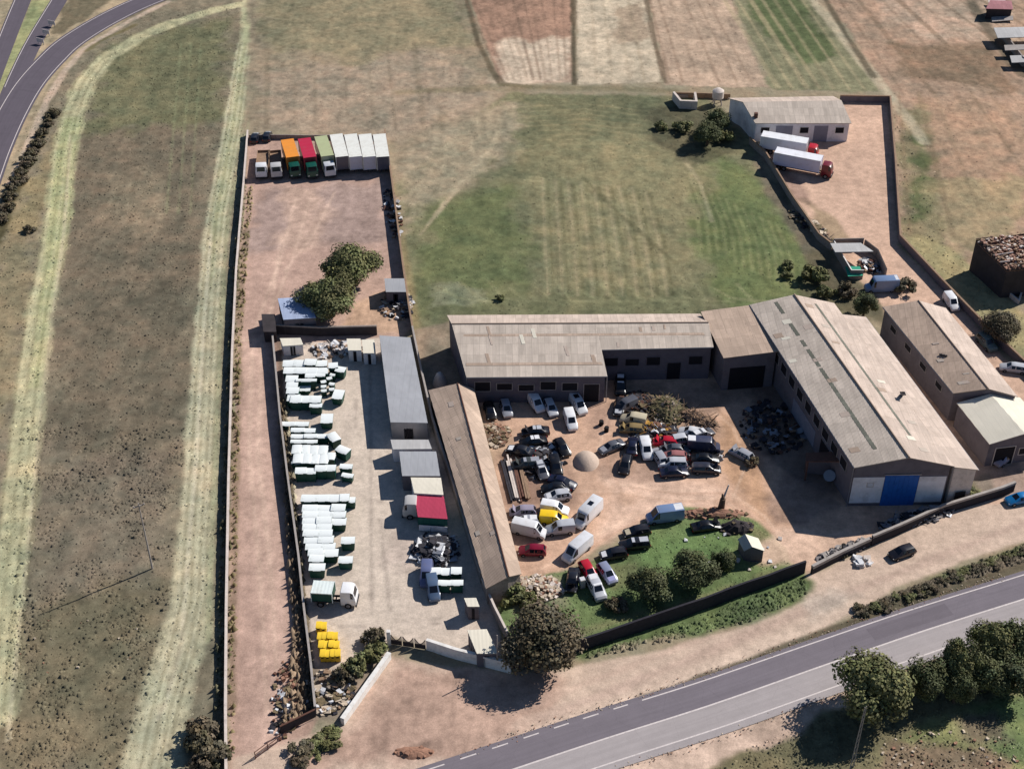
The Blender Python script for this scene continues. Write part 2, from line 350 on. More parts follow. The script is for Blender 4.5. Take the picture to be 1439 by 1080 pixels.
# top: fields in strips
patch([(345, -40), (640, -40), (690, 60), (700, 130), (560, 260), (545, 190), (345, 185)], (146, 128, 104), 1, 2)
patch([(360, 100), (600, 60), (690, 130), (560, 200), (360, 180)], (164, 140, 118), 3, 6, 0.7)
patch([(360, -20), (640, -20), (660, 60), (480, 90), (360, 60)], (136, 124, 92), 3, 6, 0.7)
patch([(648, -40), (806, -40), (806, 116), (702, 118)], (158, 120, 98), 0.5, 0.8, am=0.06)
patch([(690, 60), (806, 50), (806, 118), (702, 120)], (210, 184, 158), 2, 4, 0.85, am=0.06)
patch([(808, -40), (902, -40), (930, 116), (810, 120)], (190, 168, 142), 0.5, 1.0, am=0.06)
patch([(860, 20), (900, 0), (910, 50), (870, 60)], (156, 128, 104), 1.5, 3, 0.7)
patch([(905, -40), (1012, -40), (1080, 122), (934, 120)], (178, 148, 124), 0.5, 1.2, am=0.06)
patch([(1012, -40), (1120, -40), (1240, 130), (1085, 126)], (124, 118, 88), 0.7, 1.5, am=0.06)
patch([(1040, -40), (1100, -40), (1180, 80), (1130, 90), (1060, 30)], (84, 94, 56), 1.5, 3, 0.9)
patch([(1130, -40), (1500, -40), (1500, 420), (1340, 400), (1262, 330), (1252, 130)], (166, 134, 110), 1, 2)
patch([(1190, -20), (1400, -20), (1439, 60), (1300, 60)], (186, 154, 130), 2, 5, 0.8)
patch([(1250, 60), (1380, 60), (1430, 130), (1280, 110)], (130, 104, 80), 2, 4, 0.8)
patch([(1280, 140), (1439, 150), (1439, 320), (1300, 260)], (170, 134, 106), 3, 6, 0.8)
patch([(1262, 150), (1300, 150), (1320, 260), (1330, 400), (1272, 330)], (128, 118, 84), 1.5, 3, 0.8)
patch([(1285, 190), (1305, 190), (1310, 300), (1285, 310)], (88, 96, 56), 1.2, 3, 0.85)
patch([(1300, 260), (1439, 250), (1439, 340), (1340, 370)], (154, 136, 98), 2, 5, 0.7)
band([(1128, -20), (1190, 60), (1252, 135), (1300, 200)], 2.6, (186, 166, 138), 0.6, 0.6, 0.7)
band([(1150, -20), (1190, 50), (1228, 108)], 1.6, (84, 74, 56), 0.5, 0.5, 0.8)
band([(1350, -20), (1395, 50), (1439, 105)], 3.0, (92, 82, 66), 0.8, 0.6, 0.8)
band([(650, -20), (672, 60), (692, 100), (706, 118), (745, 122)], [1.2, 1.2, 1.6, 2, 1.5], (96, 82, 62), 0.4, 0.4, 0.85)
band([(806, -20), (806, 70), (807, 118)], 1.4, (84, 72, 54), 0.35, 0.5, 0.9)
band([(904, -20), (920, 60), (936, 116)], 1.2, (110, 90, 70), 0.4, 0.5, 0.8)
furrows(None, ((655, 0), (803, 0)), ((706, 112), (804, 112)), 2.2, (124, 96, 78), 0.5, 0.6)
furrows(None, ((812, 0), (900, 0)), ((814, 112), (928, 112)), 3.0, (160, 138, 112), 0.4, 0.7)
furrows(None, ((912, 0), (1010, 0)), ((940, 115), (1078, 115)), 2.6, (140, 112, 90), 0.5, 0.6)
furrows(None, ((1016, 0), (1150, 0)), ((1090, 122), (1240, 126)), 3.2, (168, 148, 112), 0.5, 0.9)
furrows(None, ((1170, -10), (1420, -10)), ((1262, 130), (1700, 130)), 4.5, (128, 104, 82), 0.5, 1.0)
furrows(None, ((1262, 130), (1500, 130)), ((1275, 330), (1800, 330)), 4.0, (130, 108, 80), 0.4, 0.9)
furrows(None, ((380, 60), (640, 60)), ((380, 180), (660, 180)), 5.0, (120, 104, 82), 0.35, 1.0)
band([(560, 130), (700, 122), (860, 124), (950, 128)], 3.0, (120, 108, 78), 1, 1, 0.6)
# green field in the middle
_mid = 1
patch([(556, 260), (620, 200), (720, 130), (1000, 135), (1060, 210), (1180, 400), (1220, 470), (580, 470)], (118, 113, 82), 1, 2)
patch([(575, 190), (720, 150), (740, 210), (600, 290), (560, 330)], (164, 144, 118), 2.5, 6, 0.8)
patch([(720, 200), (1000, 190), (1040, 260), (960, 400), (800, 425), (740, 300)], (140, 128, 92), 4, 8, 0.7)
patch([(600, 290), (720, 260), (760, 430), (590, 440)], (100, 106, 66), 3, 5, 0.85)
patch([(740, 135), (960, 135), (960, 185), (760, 190)], (112, 108, 78), 2, 4, 0.7)
patch([(1000, 200), (1050, 230), (1150, 350), (1140, 430), (1000, 430), (980, 360)], (100, 110, 64), 3, 6, 0.85)
patch([(600, 400), (1000, 410), (1000, 450), (600, 450)], (112, 109, 76), 2, 4, 0.6)
patch([(620, 405), (680, 402), (690, 425), (610, 430)], (150, 146, 118), 1, 4, 0.5)
for k in range(9):
    x0 = 762 + k * 18
    band([(x0, 250 + k * 2), (x0 + 4 + k * 2, 340), (x0 + 8 + k * 3, 415)], 0.5, (166, 148, 112), 0.3, 0.3, 0.55)
    band([(x0 + 8, 255 + k * 2), (x0 + 12 + k * 2, 340), (x0 + 16 + k * 3, 415)], 0.5, (98, 92, 60), 0.3, 0.3, 0.5)
for k in range(14):
    x0 = 620 + k * 32; band([(x0, 405 - (k % 3) * 6), (x0 + 22, 418 + (k % 2) * 4), (x0 + 60, 424)], .5, (156, 148, 106), .3, .3, .4)
for k in range(12):
    x0 = 960 + k * 12; band([(x0, 250 + k * 6), (x0 + 20, 300 + k * 6), (x0 + 26, 350 + k * 5)], .5, (140, 136, 92), .3, .3, .35); band([(x0 + 6, 250 + k * 6), (x0 + 26, 300 + k * 6), (x0 + 32, 350 + k * 5)], .5, (80, 88, 50), .3, .3, .35)
for k in range(10):
    y0 = 150 + k * 7; band([(730, y0), (820, y0 - 4), (930, y0 + 8), (980, y0 + 24)], .5, (150, 136, 98), .3, .3, .35)
for k in range(9):
    band([(590 + k * 10, 330 - k * 14), (640 + k * 8, 270 - k * 10), (700, 215 - k * 6)], .6, (176, 156, 126), .4, .4, .4)
band([(820, 250), (880, 310), (950, 370)], 0.9, (92, 86, 58), 0.4, 0.3, 0.5)
band([(960, 220), (985, 260), (1000, 310)], 0.8, (170, 154, 120), 0.4, 0.5, 0.5)
band([(545, 250), (560, 330), (575, 420), (582, 462)], 2.2, (136, 118, 82), 0.6, 0.6, 0.8)
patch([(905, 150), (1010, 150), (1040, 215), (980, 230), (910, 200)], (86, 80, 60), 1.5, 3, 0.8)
# plot behind the walls: pinkish dirt
patch([(349, 190), (541, 190), (578, 462), (530, 500), (392, 480), (400, 640), (444, 1010), (420, 1062), (320, 1120), (322, 800), (336, 385)], (178, 142, 126), 0.4, 0.3, var=0.22, am=0.03)
patch([(350, 262), (540, 255), (548, 330), (460, 350), (350, 350)], (150, 126, 118), 2, 5, 0.7)
patch([(400, 262), (450, 262), (460, 345), (400, 370)], (196, 158, 136), 2, 4, 0.6)
band([(352, 480), (362, 640), (378, 800), (392, 930), (370, 1050)], 3.5, (196, 158, 140), 1.5, 1, 0.6)
band([(395, 480), (402, 640), (425, 840), (440, 1000)], 2.2, (96, 78, 66), 0.9, 1.2, 0.7)
band([(351, 265), (340, 385), (332, 640), (325, 1000)], 0.9, (112, 94, 70), 0.3, 0.6, 0.6)
patch([(490, 430), (560, 400), (575, 465), (480, 470)], (190, 150, 120), 1, 2, 0.8)
band([(322, 480), (392, 474)], 0.6, (200, 170, 146), 0.3, 0.2, 0.6)
# concrete yard
patch([(396, 484), (534, 474), (606, 600), (684, 828), (718, 944), (600, 910), (548, 892), (546, 925), (490, 950), (444, 940), (424, 800), (404, 640)], (196, 174, 158), 0.25, 0.2, var=0.14, am=0.012)
patch([(498, 520), (540, 540), (560, 720), (580, 900), (480, 880), (490, 700)], (206, 184, 166), 2, 4, 0.5, var=0.12)
patch([(545, 740), (590, 745), (580, 800), (530, 790)], (184, 160, 148), 2, 3, 0.6)
for a, b in (((520, 700), (535, 705)), ((556, 806), (600, 796)), ((478, 880), (512, 880)), ((500, 560), (500, 600)), ((605, 869), (618, 869)), ((604, 876), (618, 876)), ((534, 730), (548, 860)), ((520, 500), (522, 860))):
    band([a, b], 0.5, (146, 128, 118), 0.3, 0.3, 0.5)
patch([(444, 940), (490, 945), (546, 925), (484, 1016), (446, 1005)], (150, 128, 110), 0.8, 1.5, 0.9)
# scrap yard dirt
patch([(668, 545), (1000, 520), (1110, 500), (1210, 700), (1310, 712), (1150, 800), (1100, 820), (1090, 760), (1030, 720), (960, 715), (880, 740), (800, 800), (730, 820)], (194, 152, 126), 0.5, 0.6, var=0.2, am=0.03)
patch([(850, 660), (1020, 680), (1010, 712), (900, 730), (840, 760)], (206, 168, 146), 2, 4, 0.6)
patch([(1010, 570), (1040, 600), (1090, 690), (1110, 740), (1060, 720), (1020, 680)], (176, 132, 98), 1.5, 3, 0.8)
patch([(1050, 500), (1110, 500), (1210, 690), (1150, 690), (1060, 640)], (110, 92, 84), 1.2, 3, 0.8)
patch([(820, 565), (850, 560), (870, 600), (835, 615)], (160, 124, 108), 1, 3, 0.6)
patch([(670, 600), (730, 600), (700, 650), (680, 640)], (170, 140, 112), 1, 2, 0.6)
patch([(700, 640), (745, 640), (765, 710), (722, 712)], (138, 104, 86), 0.8, 1.5, 0.9)
for pts in ([(1100, 790), (1060, 735), (1015, 700), (930, 700), (860, 690), (800, 690)], [(1120, 785), (1075, 725), (1020, 688), (940, 690), (870, 680)], [(860, 690), (840, 640), (850, 600), (860, 570)], [(1030, 700), (1050, 650), (1030, 600), (1000, 575)], [(760, 800), (850, 745), (930, 705)]):
    band(pts, 0.35, (214, 176, 150), 0.25, 0.15, 0.5); band([(x + 14, y + 4) for x, y in pts], 0.35, (168, 126, 100), 0.25, 0.15, 0.4)
for (x, y, w_, h_, c_) in ((700, 590, 30, 12, (150, 116, 96)), (760, 690, 60, 50, (140, 108, 92)), (890, 650, 60, 25, (150, 116, 98)), (950, 600, 70, 30, (138, 110, 90)), (740, 740, 40, 25, (150, 120, 104)), (990, 560, 60, 22, (120, 96, 84)), (900, 560, 40, 25, (120, 98, 84)), (880, 700, 25, 10, (176, 136, 110)), (1120, 700, 50, 40, (124, 102, 94))):
    patch([(x - w_, y), (x - w_ * .4, y - h_), (x + w_ * .6, y - h_ * .8), (x + w_, y + h_ * .2), (x + w_ * .3, y + h_), (x - w_ * .6, y + h_ * .8)], c_, 1.0, 2.2, 0.6)
for pts in ([(415, 280), (395, 360), (355, 470), (350, 640), (365, 800), (375, 1000)], [(435, 280), (412, 360), (368, 470), (362, 640), (380, 800), (392, 1000)], [(470, 270), (440, 330), (400, 380)], [(395, 330), (380, 440)]):
    band(pts, 0.5, (206, 170, 148), 0.35, 0.25, 0.5)
# lawn in front
patch([(700, 850), (730, 812), (800, 800), (870, 770), (905, 735), (960, 714), (1015, 716), (1060, 728), (1095, 758), (1118, 795), (1132, 800), (1134, 830), (1050, 870), (960, 890), (830, 915), (718, 940)], (104, 118, 70), 0.4, 0.8, var=0.4, am=0.08)
patch([(880, 770), (1000, 740), (1040, 760), (1000, 800), (900, 800)], (98, 122, 68), 1.5, 3, 0.8)
patch([(730, 812), (790, 808), (795, 850), (730, 850)], (150, 136, 110), 1, 2, 0.7)
patch([(1010, 722), (1080, 745), (1112, 795), (1060, 790), (1050, 750)], (120, 108, 76), 1, 2.5, 0.7)
band([(730, 850), (800, 895), (900, 862), (1000, 838), (1100, 800)], 1.0, (128, 114, 82), 0.6, 1.0, 0.5)
patch([(830, 790), (900, 785), (905, 810), (860, 825)], (130, 120, 82), 1, 2.5, 0.5)
# roadside dirt and forecourt
patch([(322, 1062), (420, 1040), (480, 1020), (548, 926), (718, 946), (760, 950), (860, 925), (960, 905), (1060, 878), (1136, 838), (1134, 808), (1260, 752), (1330, 712), (1500, 660), (1500, 765), (1439, 762), (1260, 825), (1210, 860), (1100, 905), (950, 970), (700, 1060), (560, 1150), (322, 1150)], (194, 164, 144), 0.5, 0.8, var=0.16, am=0.02)
patch([(548, 930), (720, 950), (790, 960), (700, 1050), (560, 1080), (440, 1070), (490, 1020)], (172, 136, 118), 1.5, 3, 0.9, am=0.02)
patch([(555, 1055), (600, 1045), (605, 1060), (560, 1070)], (120, 96, 84), 0.6, 1, 0.7)
band([(760, 1010), (960, 930), (1150, 850), (1300, 790), (1439, 735)], 1.4, (178, 146, 130), 0.6, 0.5, 0.55)
band([(720, 1000), (940, 915), (1140, 835)], 1.0, (186, 152, 134), 0.5, 0.5, 0.45)
band([(780, 1030), (960, 960), (1130, 885), (1200, 850)], 2.2, (214, 184, 162), 0.8, 0.5, 0.6)
patch([(1134, 838), (1180, 830), (1220, 835), (1180, 860), (1140, 870)], (176, 160, 146), 1.2, 2.5, 0.6)
patch([(1130, 800), (1040, 780), (1100, 740), (1200, 750), (1250, 752)], (204, 166, 142), 1.0, 1.5, 0.8, am=0.02)
band([(820, 912), (900, 890), (1000, 868), (1080, 846), (1128, 822)], [3.0, 3.4, 4.2, 4.6, 3.0], (100, 112, 66), 0.8, 1.4, 1.0, 0.45, am=0.1)
# verge between track and road
patch([(1190, 878), (1220, 850), (1300, 815), (1439, 765), (1500, 745), (1500, 785), (1439, 798), (1300, 844), (1196, 880)], (112, 98, 80), 0.5, 1.2, am=0.08)
band([(900, 981), (1040, 935), (1196, 876), (1310, 838), (1439, 797)], [.7, 1.6, 1.8, 1.8, 1.8], (92, 82, 64), 0.35, 0.5, 0.9)
patch([(1300, 812), (1439, 762), (1439, 780), (1320, 822)], (96, 104, 62), 0.6, 1.2, 0.8)
# south side of the road
patch([(700, 1110), (960, 1045), (1193, 968), (1500, 866), (1700, 840), (1700, 1500), (700, 1500)], (194, 162, 142), 0.5, 0.6, am=0.02)
patch([(980, 1090), (1040, 1055), (1120, 1030), (1200, 990), (1300, 950), (1500, 900), (1700, 900), (1700, 1500), (900, 1500)], (118, 108, 78), 0.7, 2.0, am=0.1)
patch([(1240, 1060), (1300, 1010), (1400, 980), (1520, 980), (1520, 1200), (1230, 1120)], (130, 130, 80), 1, 2, 0.9)
patch([(1360, 985), (1520, 985), (1520, 1100), (1400, 1060)], (104, 120, 72), 1, 2, 0.8)
patch([(1250, 1040), (1370, 1050), (1420, 1075), (1300, 1120), (1230, 1100)], (140, 110, 92), 1, 2.5, 0.8)
patch([(1340, 1005), (1400, 1000), (1420, 1040), (1350, 1045)], (112, 92, 84), 1, 2, 0.7)
# enclosed yard, top right, and lane down its east side
patch([(1060, 205), (1197, 140), (1248, 138), (1262, 340), (1330, 410), (1500, 600), (1500, 700), (1320, 715), (1240, 430), (1168, 345)], (198, 158, 134), 0.4, 0.4, var=0.2, am=0.02)
patch([(1130, 280), (1170, 300), (1200, 340), (1165, 345)], (150, 124, 96), 0.8, 1.5, 0.9)
patch([(1060, 205), (1110, 230), (1140, 290), (1100, 262)], (120, 92, 84), 1, 1.5, 0.6)
band([(1060, 222), (1098, 285), (1140, 345), (1175, 400)], [2, 3, 4, 5], (112, 96, 84), 1, 1.5, 0.8)
patch([(1262, 345), (1330, 405), (1439, 512), (1500, 560), (1500, 440), (1439, 440), (1340, 350), (1290, 330)], (160, 144, 100), 0.8, 1.0, 0.9)
patch([(1140, 350), (1240, 420), (1240, 450), (1120, 430)], (92, 84, 62), 1, 2, 0.8)
patch([(1320, 690), (1390, 660), (1400, 690), (1330, 712)], (104, 100, 72), 0.6, 1.2, 0.9)
patch([(1330, 620), (1380, 620), (1439, 660), (1439, 700), (1380, 700)], (130, 112, 104), 0.8, 1, 0.7)
patch([(580, 464), (640, 450), (660, 560), (606, 560)], (150, 126, 106), 0.6, 1, 0.8)
# beside the roads, top left
patch([(-40, -40), (240, -40), (200, 10), (130, 60), (70, 130), (20, 260), (-40, 330)], (168, 146, 116), 0.6, 1.0)
patch([(44, 0), (69, 0), (40, 66), (0, 130), (-30, 130), (19, 60)], (150, 150, 100), 0.4, 0.5, 0.9)
patch([(100, -20), (172, -20), (130, 20), (90, 45), (75, 45)], (110, 98, 76), 0.6, 1.5, 0.9)
band([(236, 2), (180, 30), (118, 68), (90, 100), (66, 140), (40, 200), (14, 260)], 1.6, (196, 168, 146), 0.4, 0.4, 0.8)
band([(190, 35), (140, 58), (120, 72)], 1.4, (110, 98, 62), 0.5, 0.8, 0.8)
band([(74, 155), (50, 205), (30, 250), (12, 285), (-4, 340)], [1.8, 2.4, 2.4, 2.2, 2], (82, 72, 46), 0.6, 1.0, 0.9)

fine = fbm(GXX * 1.0, GYY * 1.0, 0.8, 2) - 0.5
bump = (fbm(GXX + 400, GYY, 2.2, 4) - 0.5) * 2 * amp * 1.3 + nC * .12 * amp
inside = (GXX > gx[0] + 1) & (GXX < gx[-1] - 1) & (GYY > gy[0] + 1) & (GYY < gy[-1] - 1)
Z = np.where(inside, bump, 0.0).astype(np.float32)
ROADS = []
def flatten(px, half, world=False):
    P = px if world else [G(a, b) for a, b in px]
    ROADS.append((P, half))
    sl = window(P, half + 3); X = GXX[sl]; Y = GYY[sl]; d = np.full(X.shape, 1e9)
    for a, b in zip(P[:-1], P[1:]): d = np.minimum(d, seg_d(X, Y, a, b))
    k = smooth(half + 1.5, half + 0.2, d); Z[sl] = Z[sl] * (1 - k) - 0.06 * k

# ---- road centre lines (needed before the ground is frozen)
def resample(P, step=2.0):
    """Catmull-Rom through the points"""
    out = []
    Q = [P[0] * 2 - P[1]] + list(P) + [P[-1] * 2 - P[-2]]
    for i in range(1, len(Q) - 2):
        p0, p1, p2, p3 = Q[i - 1], Q[i], Q[i + 1], Q[i + 2]; n = max(1, int((p2 - p1).length / step)); n = min(n, 60)
        for k in range(n):
            t = k / n
            out.append(0.5 * ((2 * p1) + (p2 - p0) * t + (2 * p0 - 5 * p1 + 4 * p2 - p3) * t * t + (3 * p1 - p0 - 3 * p2 + p3) * t ** 3))
    out.append(Q[-2]); return out
def ext_line(pts, a, b):
    p = resample([G(*q) for q in pts])
    return [p[0] + (p[0] - p[1]).normalized() * a] + p + [p[-1] + (p[-1] - p[-2]).normalized() * b]
main_c = ext_line([(640, 1108), (837, 1042), (1000, 990), (1160, 934), (1293, 888), (1438, 842)], 120, 120)
curve_c = ext_line([(290, -30), (207, 0), (150, 27), (101, 57), (73, 82), (42, 117), (16, 160), (-8, 212), (-30, 272)], 60, 120)
slip_c = ext_line([(107, -40), (83, 0), (50, 55), (26, 104), (6, 152)], 60, 5)
west_c = ext_line([(50, -40), (31, 0), (8, 57), (-20, 130)], 60, 40)
flatten(main_c, 5.4, True); flatten(curve_c, 4.0, True); flatten(slip_c, 3.0, True); flatten(west_c, 3.0, True)

ny, nx = GXX.shape
gv = np.empty((ny * nx, 3), np.float32); gv[:, 0] = GXX.ravel(); gv[:, 1] = GYY.ravel(); gv[:, 2] = Z.ravel()
idx = np.arange(ny * nx).reshape(ny, nx)
q = np.stack([idx[:-1, :-1], idx[:-1, 1:], idx[1:, 1:], idx[1:, :-1]], -1).reshape(-1, 4)
me = bpy.data.meshes.new('ground'); me.vertices.add(len(gv)); me.vertices.foreach_set('co', gv.ravel())
me.loops.add(q.size); me.loops.foreach_set('vertex_index', q.ravel().astype(np.int32))
me.polygons.add(len(q)); me.polygons.foreach_set('loop_start', np.arange(0, q.size, 4, dtype=np.int32)); me.polygons.foreach_set('loop_total', np.full(len(q), 4, np.int32))
me.update(); 
at = me.color_attributes.new('soil', 'FLOAT_COLOR', 'POINT')
lum = (col @ np.array([.3, .55, .15], np.float32))[..., None]; fld = smooth(.04, .09, amp)[..., None]; col = (col * .87 + lum * .13) * (1.07 - .09 * fld); col *= np.array([.955, 1.0, .985], np.float32); hue = (nB * .022 + nA * .014)[..., None] * fld; col = col * (1 + hue * np.array([1, -.3, -.6], np.float32))
cc = np.ones((ny * nx, 4), np.float32); cc[:, :3] = np.clip(col.reshape(-1, 3), 0.01, 0.85); at.data.foreach_set('color', cc.ravel())
me.shade_smooth() if hasattr(me, 'shade_smooth') else None
gm = bpy.data.materials.new('soil_and_grass'); gm.use_nodes = True; t = gm.node_tree; b = t.nodes['Principled BSDF']
N = t.nodes.new; L = t.links.new
va = N('ShaderNodeAttribute'); va.attribute_name = 'soil'; tc = N('ShaderNodeTexCoord')
def nz(scale, det, rgh, lo, hi):
    n = N('ShaderNodeTexNoise'); n.inputs['Scale'].default_value = scale; n.inputs['Detail'].default_value = det; n.inputs['Roughness'].default_value = rgh; L(tc.outputs['Object'], n.inputs['Vector'])
    r = N('ShaderNodeMapRange'); r.inputs[1].default_value = 0.3; r.inputs[2].default_value = 0.7; r.inputs[3].default_value = lo; r.inputs[4].default_value = hi; L(n.outputs['Fac'], r.inputs[0]); return n, r
n1, r1 = nz(.9, 12, 0.8, 0.72, 1.28); n2, r2 = nz(4.0, 8, 0.75, 0.80, 1.20)
mu = N('ShaderNodeMath'); mu.operation = 'MULTIPLY'; L(r1.outputs[0], mu.inputs[0]); L(r2.outputs[0], mu.inputs[1])
vm = N('ShaderNodeVectorMath'); vm.operation = 'SCALE'; L(va.outputs['Color'], vm.inputs[0]); L(mu.outputs[0], vm.inputs['Scale'])
L(vm.outputs[0], b.inputs['Base Color']); b.inputs['Roughness'].default_value = 0.95; b.inputs['Specular IOR Level'].default_value = 0.1
bp = N('ShaderNodeBump'); bp.inputs['Strength'].default_value = 0.5; bp.inputs['Distance'].default_value = 0.12; L(n1.outputs['Fac'], bp.inputs['Height']); L(bp.outputs[0], b.inputs['Normal'])
me.materials.append(gm)
tag(put('ground', me), kind='structure')
def soil_at(x, y):
    j = min(len(X1) - 1, max(0, int((x - gx[0]) / STEP) + len(ext))); i = min(len(Y1) - 1, max(0, int((y - gy[0]) / STEP) + len(ext)))
    return col[i, j], amp[i, j], float(Z[i, j])

# ---------------------------------------------------------------- roads as sheets above the flattened ground
def offset_line(P, d):
    out = []
    for i, p in enumerate(P):
        t = (P[min(i + 1, len(P) - 1)] - P[max(i - 1, 0)]); t.z = 0; t.normalize(); out.append(p + Vector((-t.y, t.x, 0)) * d)
    return out
def strip(name, P, d0, d1, z, m, dash=None, kind='structure', label=None):
    a = offset_line(P, d0); b_ = offset_line(P, d1); mb = MB(); s_ = 0
    for i in range(len(P) - 1):
        ln = (P[i + 1] - P[i]).length; s_ += ln
        if dash and (s_ % (dash[0] + dash[1])) > dash[0]: continue
        mb.face([(a[i].x, a[i].y, z), (a[i + 1].x, a[i + 1].y, z), (b_[i + 1].x, b_[i + 1].y, z), (b_[i].x, b_[i].y, z)], m, [(s_ - ln, d0), (s_, d0), (s_, d1), (s_ - ln, d1)])
    o = mb.build(name); return tag(o, kind=kind)
strip('road', main_c, 0.0, 4.55, 0.02, M['asphalt']); strip('road_lane', main_c, 0.0, -4.7, 0.02, M['asphalt_l'])
strip('road_marking', main_c, -0.11, 0.11, 0.026, M['line'])
ix = min(range(len(main_c)), key=lambda i: (main_c[i] - G(930, 1012)).length)
strip('road_marking', main_c[:ix + 1], 3.78, 3.96, 0.026, M['line'], dash=(2.0, 2.0))
strip('road_marking', main_c[ix:], 3.78, 3.96, 0.026, M['line']); strip('road_marking', main_c, -3.5, -3.7, 0.026, M['line'])
for (d0, d1, i0, ln, m_) in ((1.0, 3.2, 30, 7, 'p'), (-2.9, -.8, 44, 9, 'q'), (.5, 1.6, 70, 14, 'p'), (-3.3, -2.2, 86, 5, 'q')):
    strip('road_patch', main_c[i0:i0 + ln], d0, d1, .0235, road_mat('patch_' + m_ + str(i0), (108, 101, 107) if m_ == 'p' else (150, 142, 142)))
strip('road', curve_c, -3.6, 3.6, 0.024, M['asphalt_f']); strip('road_marking', curve_c, 2.95, 3.12, 0.03, M['line']); strip('road_marking', curve_c, -3.12, -2.95, 0.03, M['line'])
strip('slip_road', slip_c, -2.2, 2.0, 0.018, M['asphalt_f']); strip('road_marking', slip_c[:-6], -1.95, -1.8, 0.0215, M['line'])
strip('slip_road', west_c, -2.2, 2.2, 0.016, M['asphalt_f']); strip('road_marking', west_c, -1.9, -1.75, 0.022, M['line'])
# ---------------------------------------------------------------- buildings
def slab(mb, top, th, m, side=None, uvdir=None):
    """sheet of thickness th; top = points anticlockwise from above; uv: u along the first edge"""
    top = [Vector(p) for p in top]; e = (top[1] - top[0]).normalized(); n = (top[1] - top[0]).cross(top[-1] - top[0]).normalized(); f = n.cross(e)
    uv = [((p - top[0]).dot(e), (p - top[0]).dot(f)) for p in top]
    mb.face(top, m, uv); bot = [p - Vector((0, 0, th)) for p in top]; mb.face(bot[::-1], side or m, [uv[len(uv) - 1 - i] for i in range(len(uv))])
    k = len(top)
    for i in range(k):
        j = (i + 1) % k; mb.face([top[j], top[i], bot[i], bot[j]], side or m, [uv[j], uv[i], uv[i], uv[j]])
def ccw(p):
    a = sum(p[i][0] * p[(i + 1) % len(p)][1] - p[(i + 1) % len(p)][0] * p[i][1] for i in range(len(p)))
    return p if a > 0 else p[::-1]
def walls(mb, tops, m, inset=0.25, drop=0.14, z0=-0.1):
    """walls under a roof outline: tops = xyz around the outline, pulled in under the eaves"""
    P = [Vector(p) for p in tops]; n = len(P); Q = []
    a = sum(P[i].x * P[(i + 1) % n].y - P[(i + 1) % n].x * P[i].y for i in range(n)); s_ = 1 if a > 0 else -1
    for i in range(n):
        d0 = (P[i] - P[i - 1]); d1 = (P[(i + 1) % n] - P[i]); d0.z = d1.z = 0; d0.normalize(); d1.normalize()
        n0 = Vector((-d0.y, d0.x, 0)) * s_; n1 = Vector((-d1.y, d1.x, 0)) * s_; nn = n0 + n1; k = nn.length_squared / 2
        Q.append(P[i] + nn / max(k, .3) * inset - Vector((0, 0, drop)))
    for i in range(n):
        j = (i + 1) % n; a_, b_ = Q[i], Q[j]
        mb.face([(a_.x, a_.y, z0), (b_.x, b_.y, z0), b_, a_], m)
    return Q
def on_wall(mb, a, b, t0, t1, z0, z1, m, proud=0.03, th=0.05):
    """panel on the wall line a->b (outside = right-hand side when walking a->b), between fractions t0..t1"""
    a = Vector((a[0], a[1], 0)); b = Vector((b[0], b[1], 0)); d = (b - a).normalized(); nrm = Vector((d.y, -d.x, 0))
    p0 = a.lerp(b, t0) + nrm * (proud - th); p1 = a.lerp(b, t1) + nrm * (proud - th); q1 = p1 + nrm * th; q0 = p0 + nrm * th
    mb.prism([(p0.x, p0.y, z0), (q0.x, q0.y, z0), (q1.x, q1.y, z0), (p1.x, p1.y, z0)][::-1], [(p0.x, p0.y, z1), (q0.x, q0.y, z1), (q1.x, q1.y, z1), (p1.x, p1.y, z1)][::-1], m)
def part(root, name, fn, smooth=None, label=None):
    mb = MB(); fn(mb); r = root
    while r.parent is not None: r = r.parent
    if r.get('_world'):                                # built in world coordinates: shift to the thing's own origin
        l = r.location; mb.v = [(x - l.x, y - l.y, z - l.z) for x, y, z in mb.v]
    o = mb.build(name, root, smooth)
    if label: o['label'] = label
    return o
def wempty(name, loc, rz, label, cat, group=None):
    o = empty(name, loc, rz, label, cat, group); o['_world'] = 1; return o
def opening(root, kind, a, b, t0, t1, z0, z1, m, frame=None, label=None):
    """a door, window or panel let into the wall, with its own frame"""
    o = part(root, kind, lambda mb: on_wall(mb, a, b, t0, t1, z0, z1, m, 0.05), label=label)
    if frame:
        L_ = (Vector((b[0], b[1], 0)) - Vector((a[0], a[1], 0))).length; e = 0.12 / L_
        def fr(mb):
            on_wall(mb, a, b, t0 - e, t0 - 0.0001, z0 - .1, z1 + .1, frame, 0.08, .1); on_wall(mb, a, b, t1 + 0.0001, t1 + e, z0 - .1, z1 + .1, frame, 0.08, .1)
            on_wall(mb, a, b, t0, t1, z1 + .001, z1 + .1, frame, 0.08, .1)
            if z0 > .3: on_wall(mb, a, b, t0, t1, z0 - .1, z0 - .001, frame, 0.1, .12)
        part(o, 'frame', fr)
    return o
def vents(root, P, Q, n, m, z=0.18):
    def f(mb):
        for i in range(n):
            p = Vector(P).lerp(Vector(Q), (i + .5) / n); mb.box((p.x, p.y, p.z + z / 2), (0.45, 0.3, z), m)
    part(root, 'ridge_vent', f)

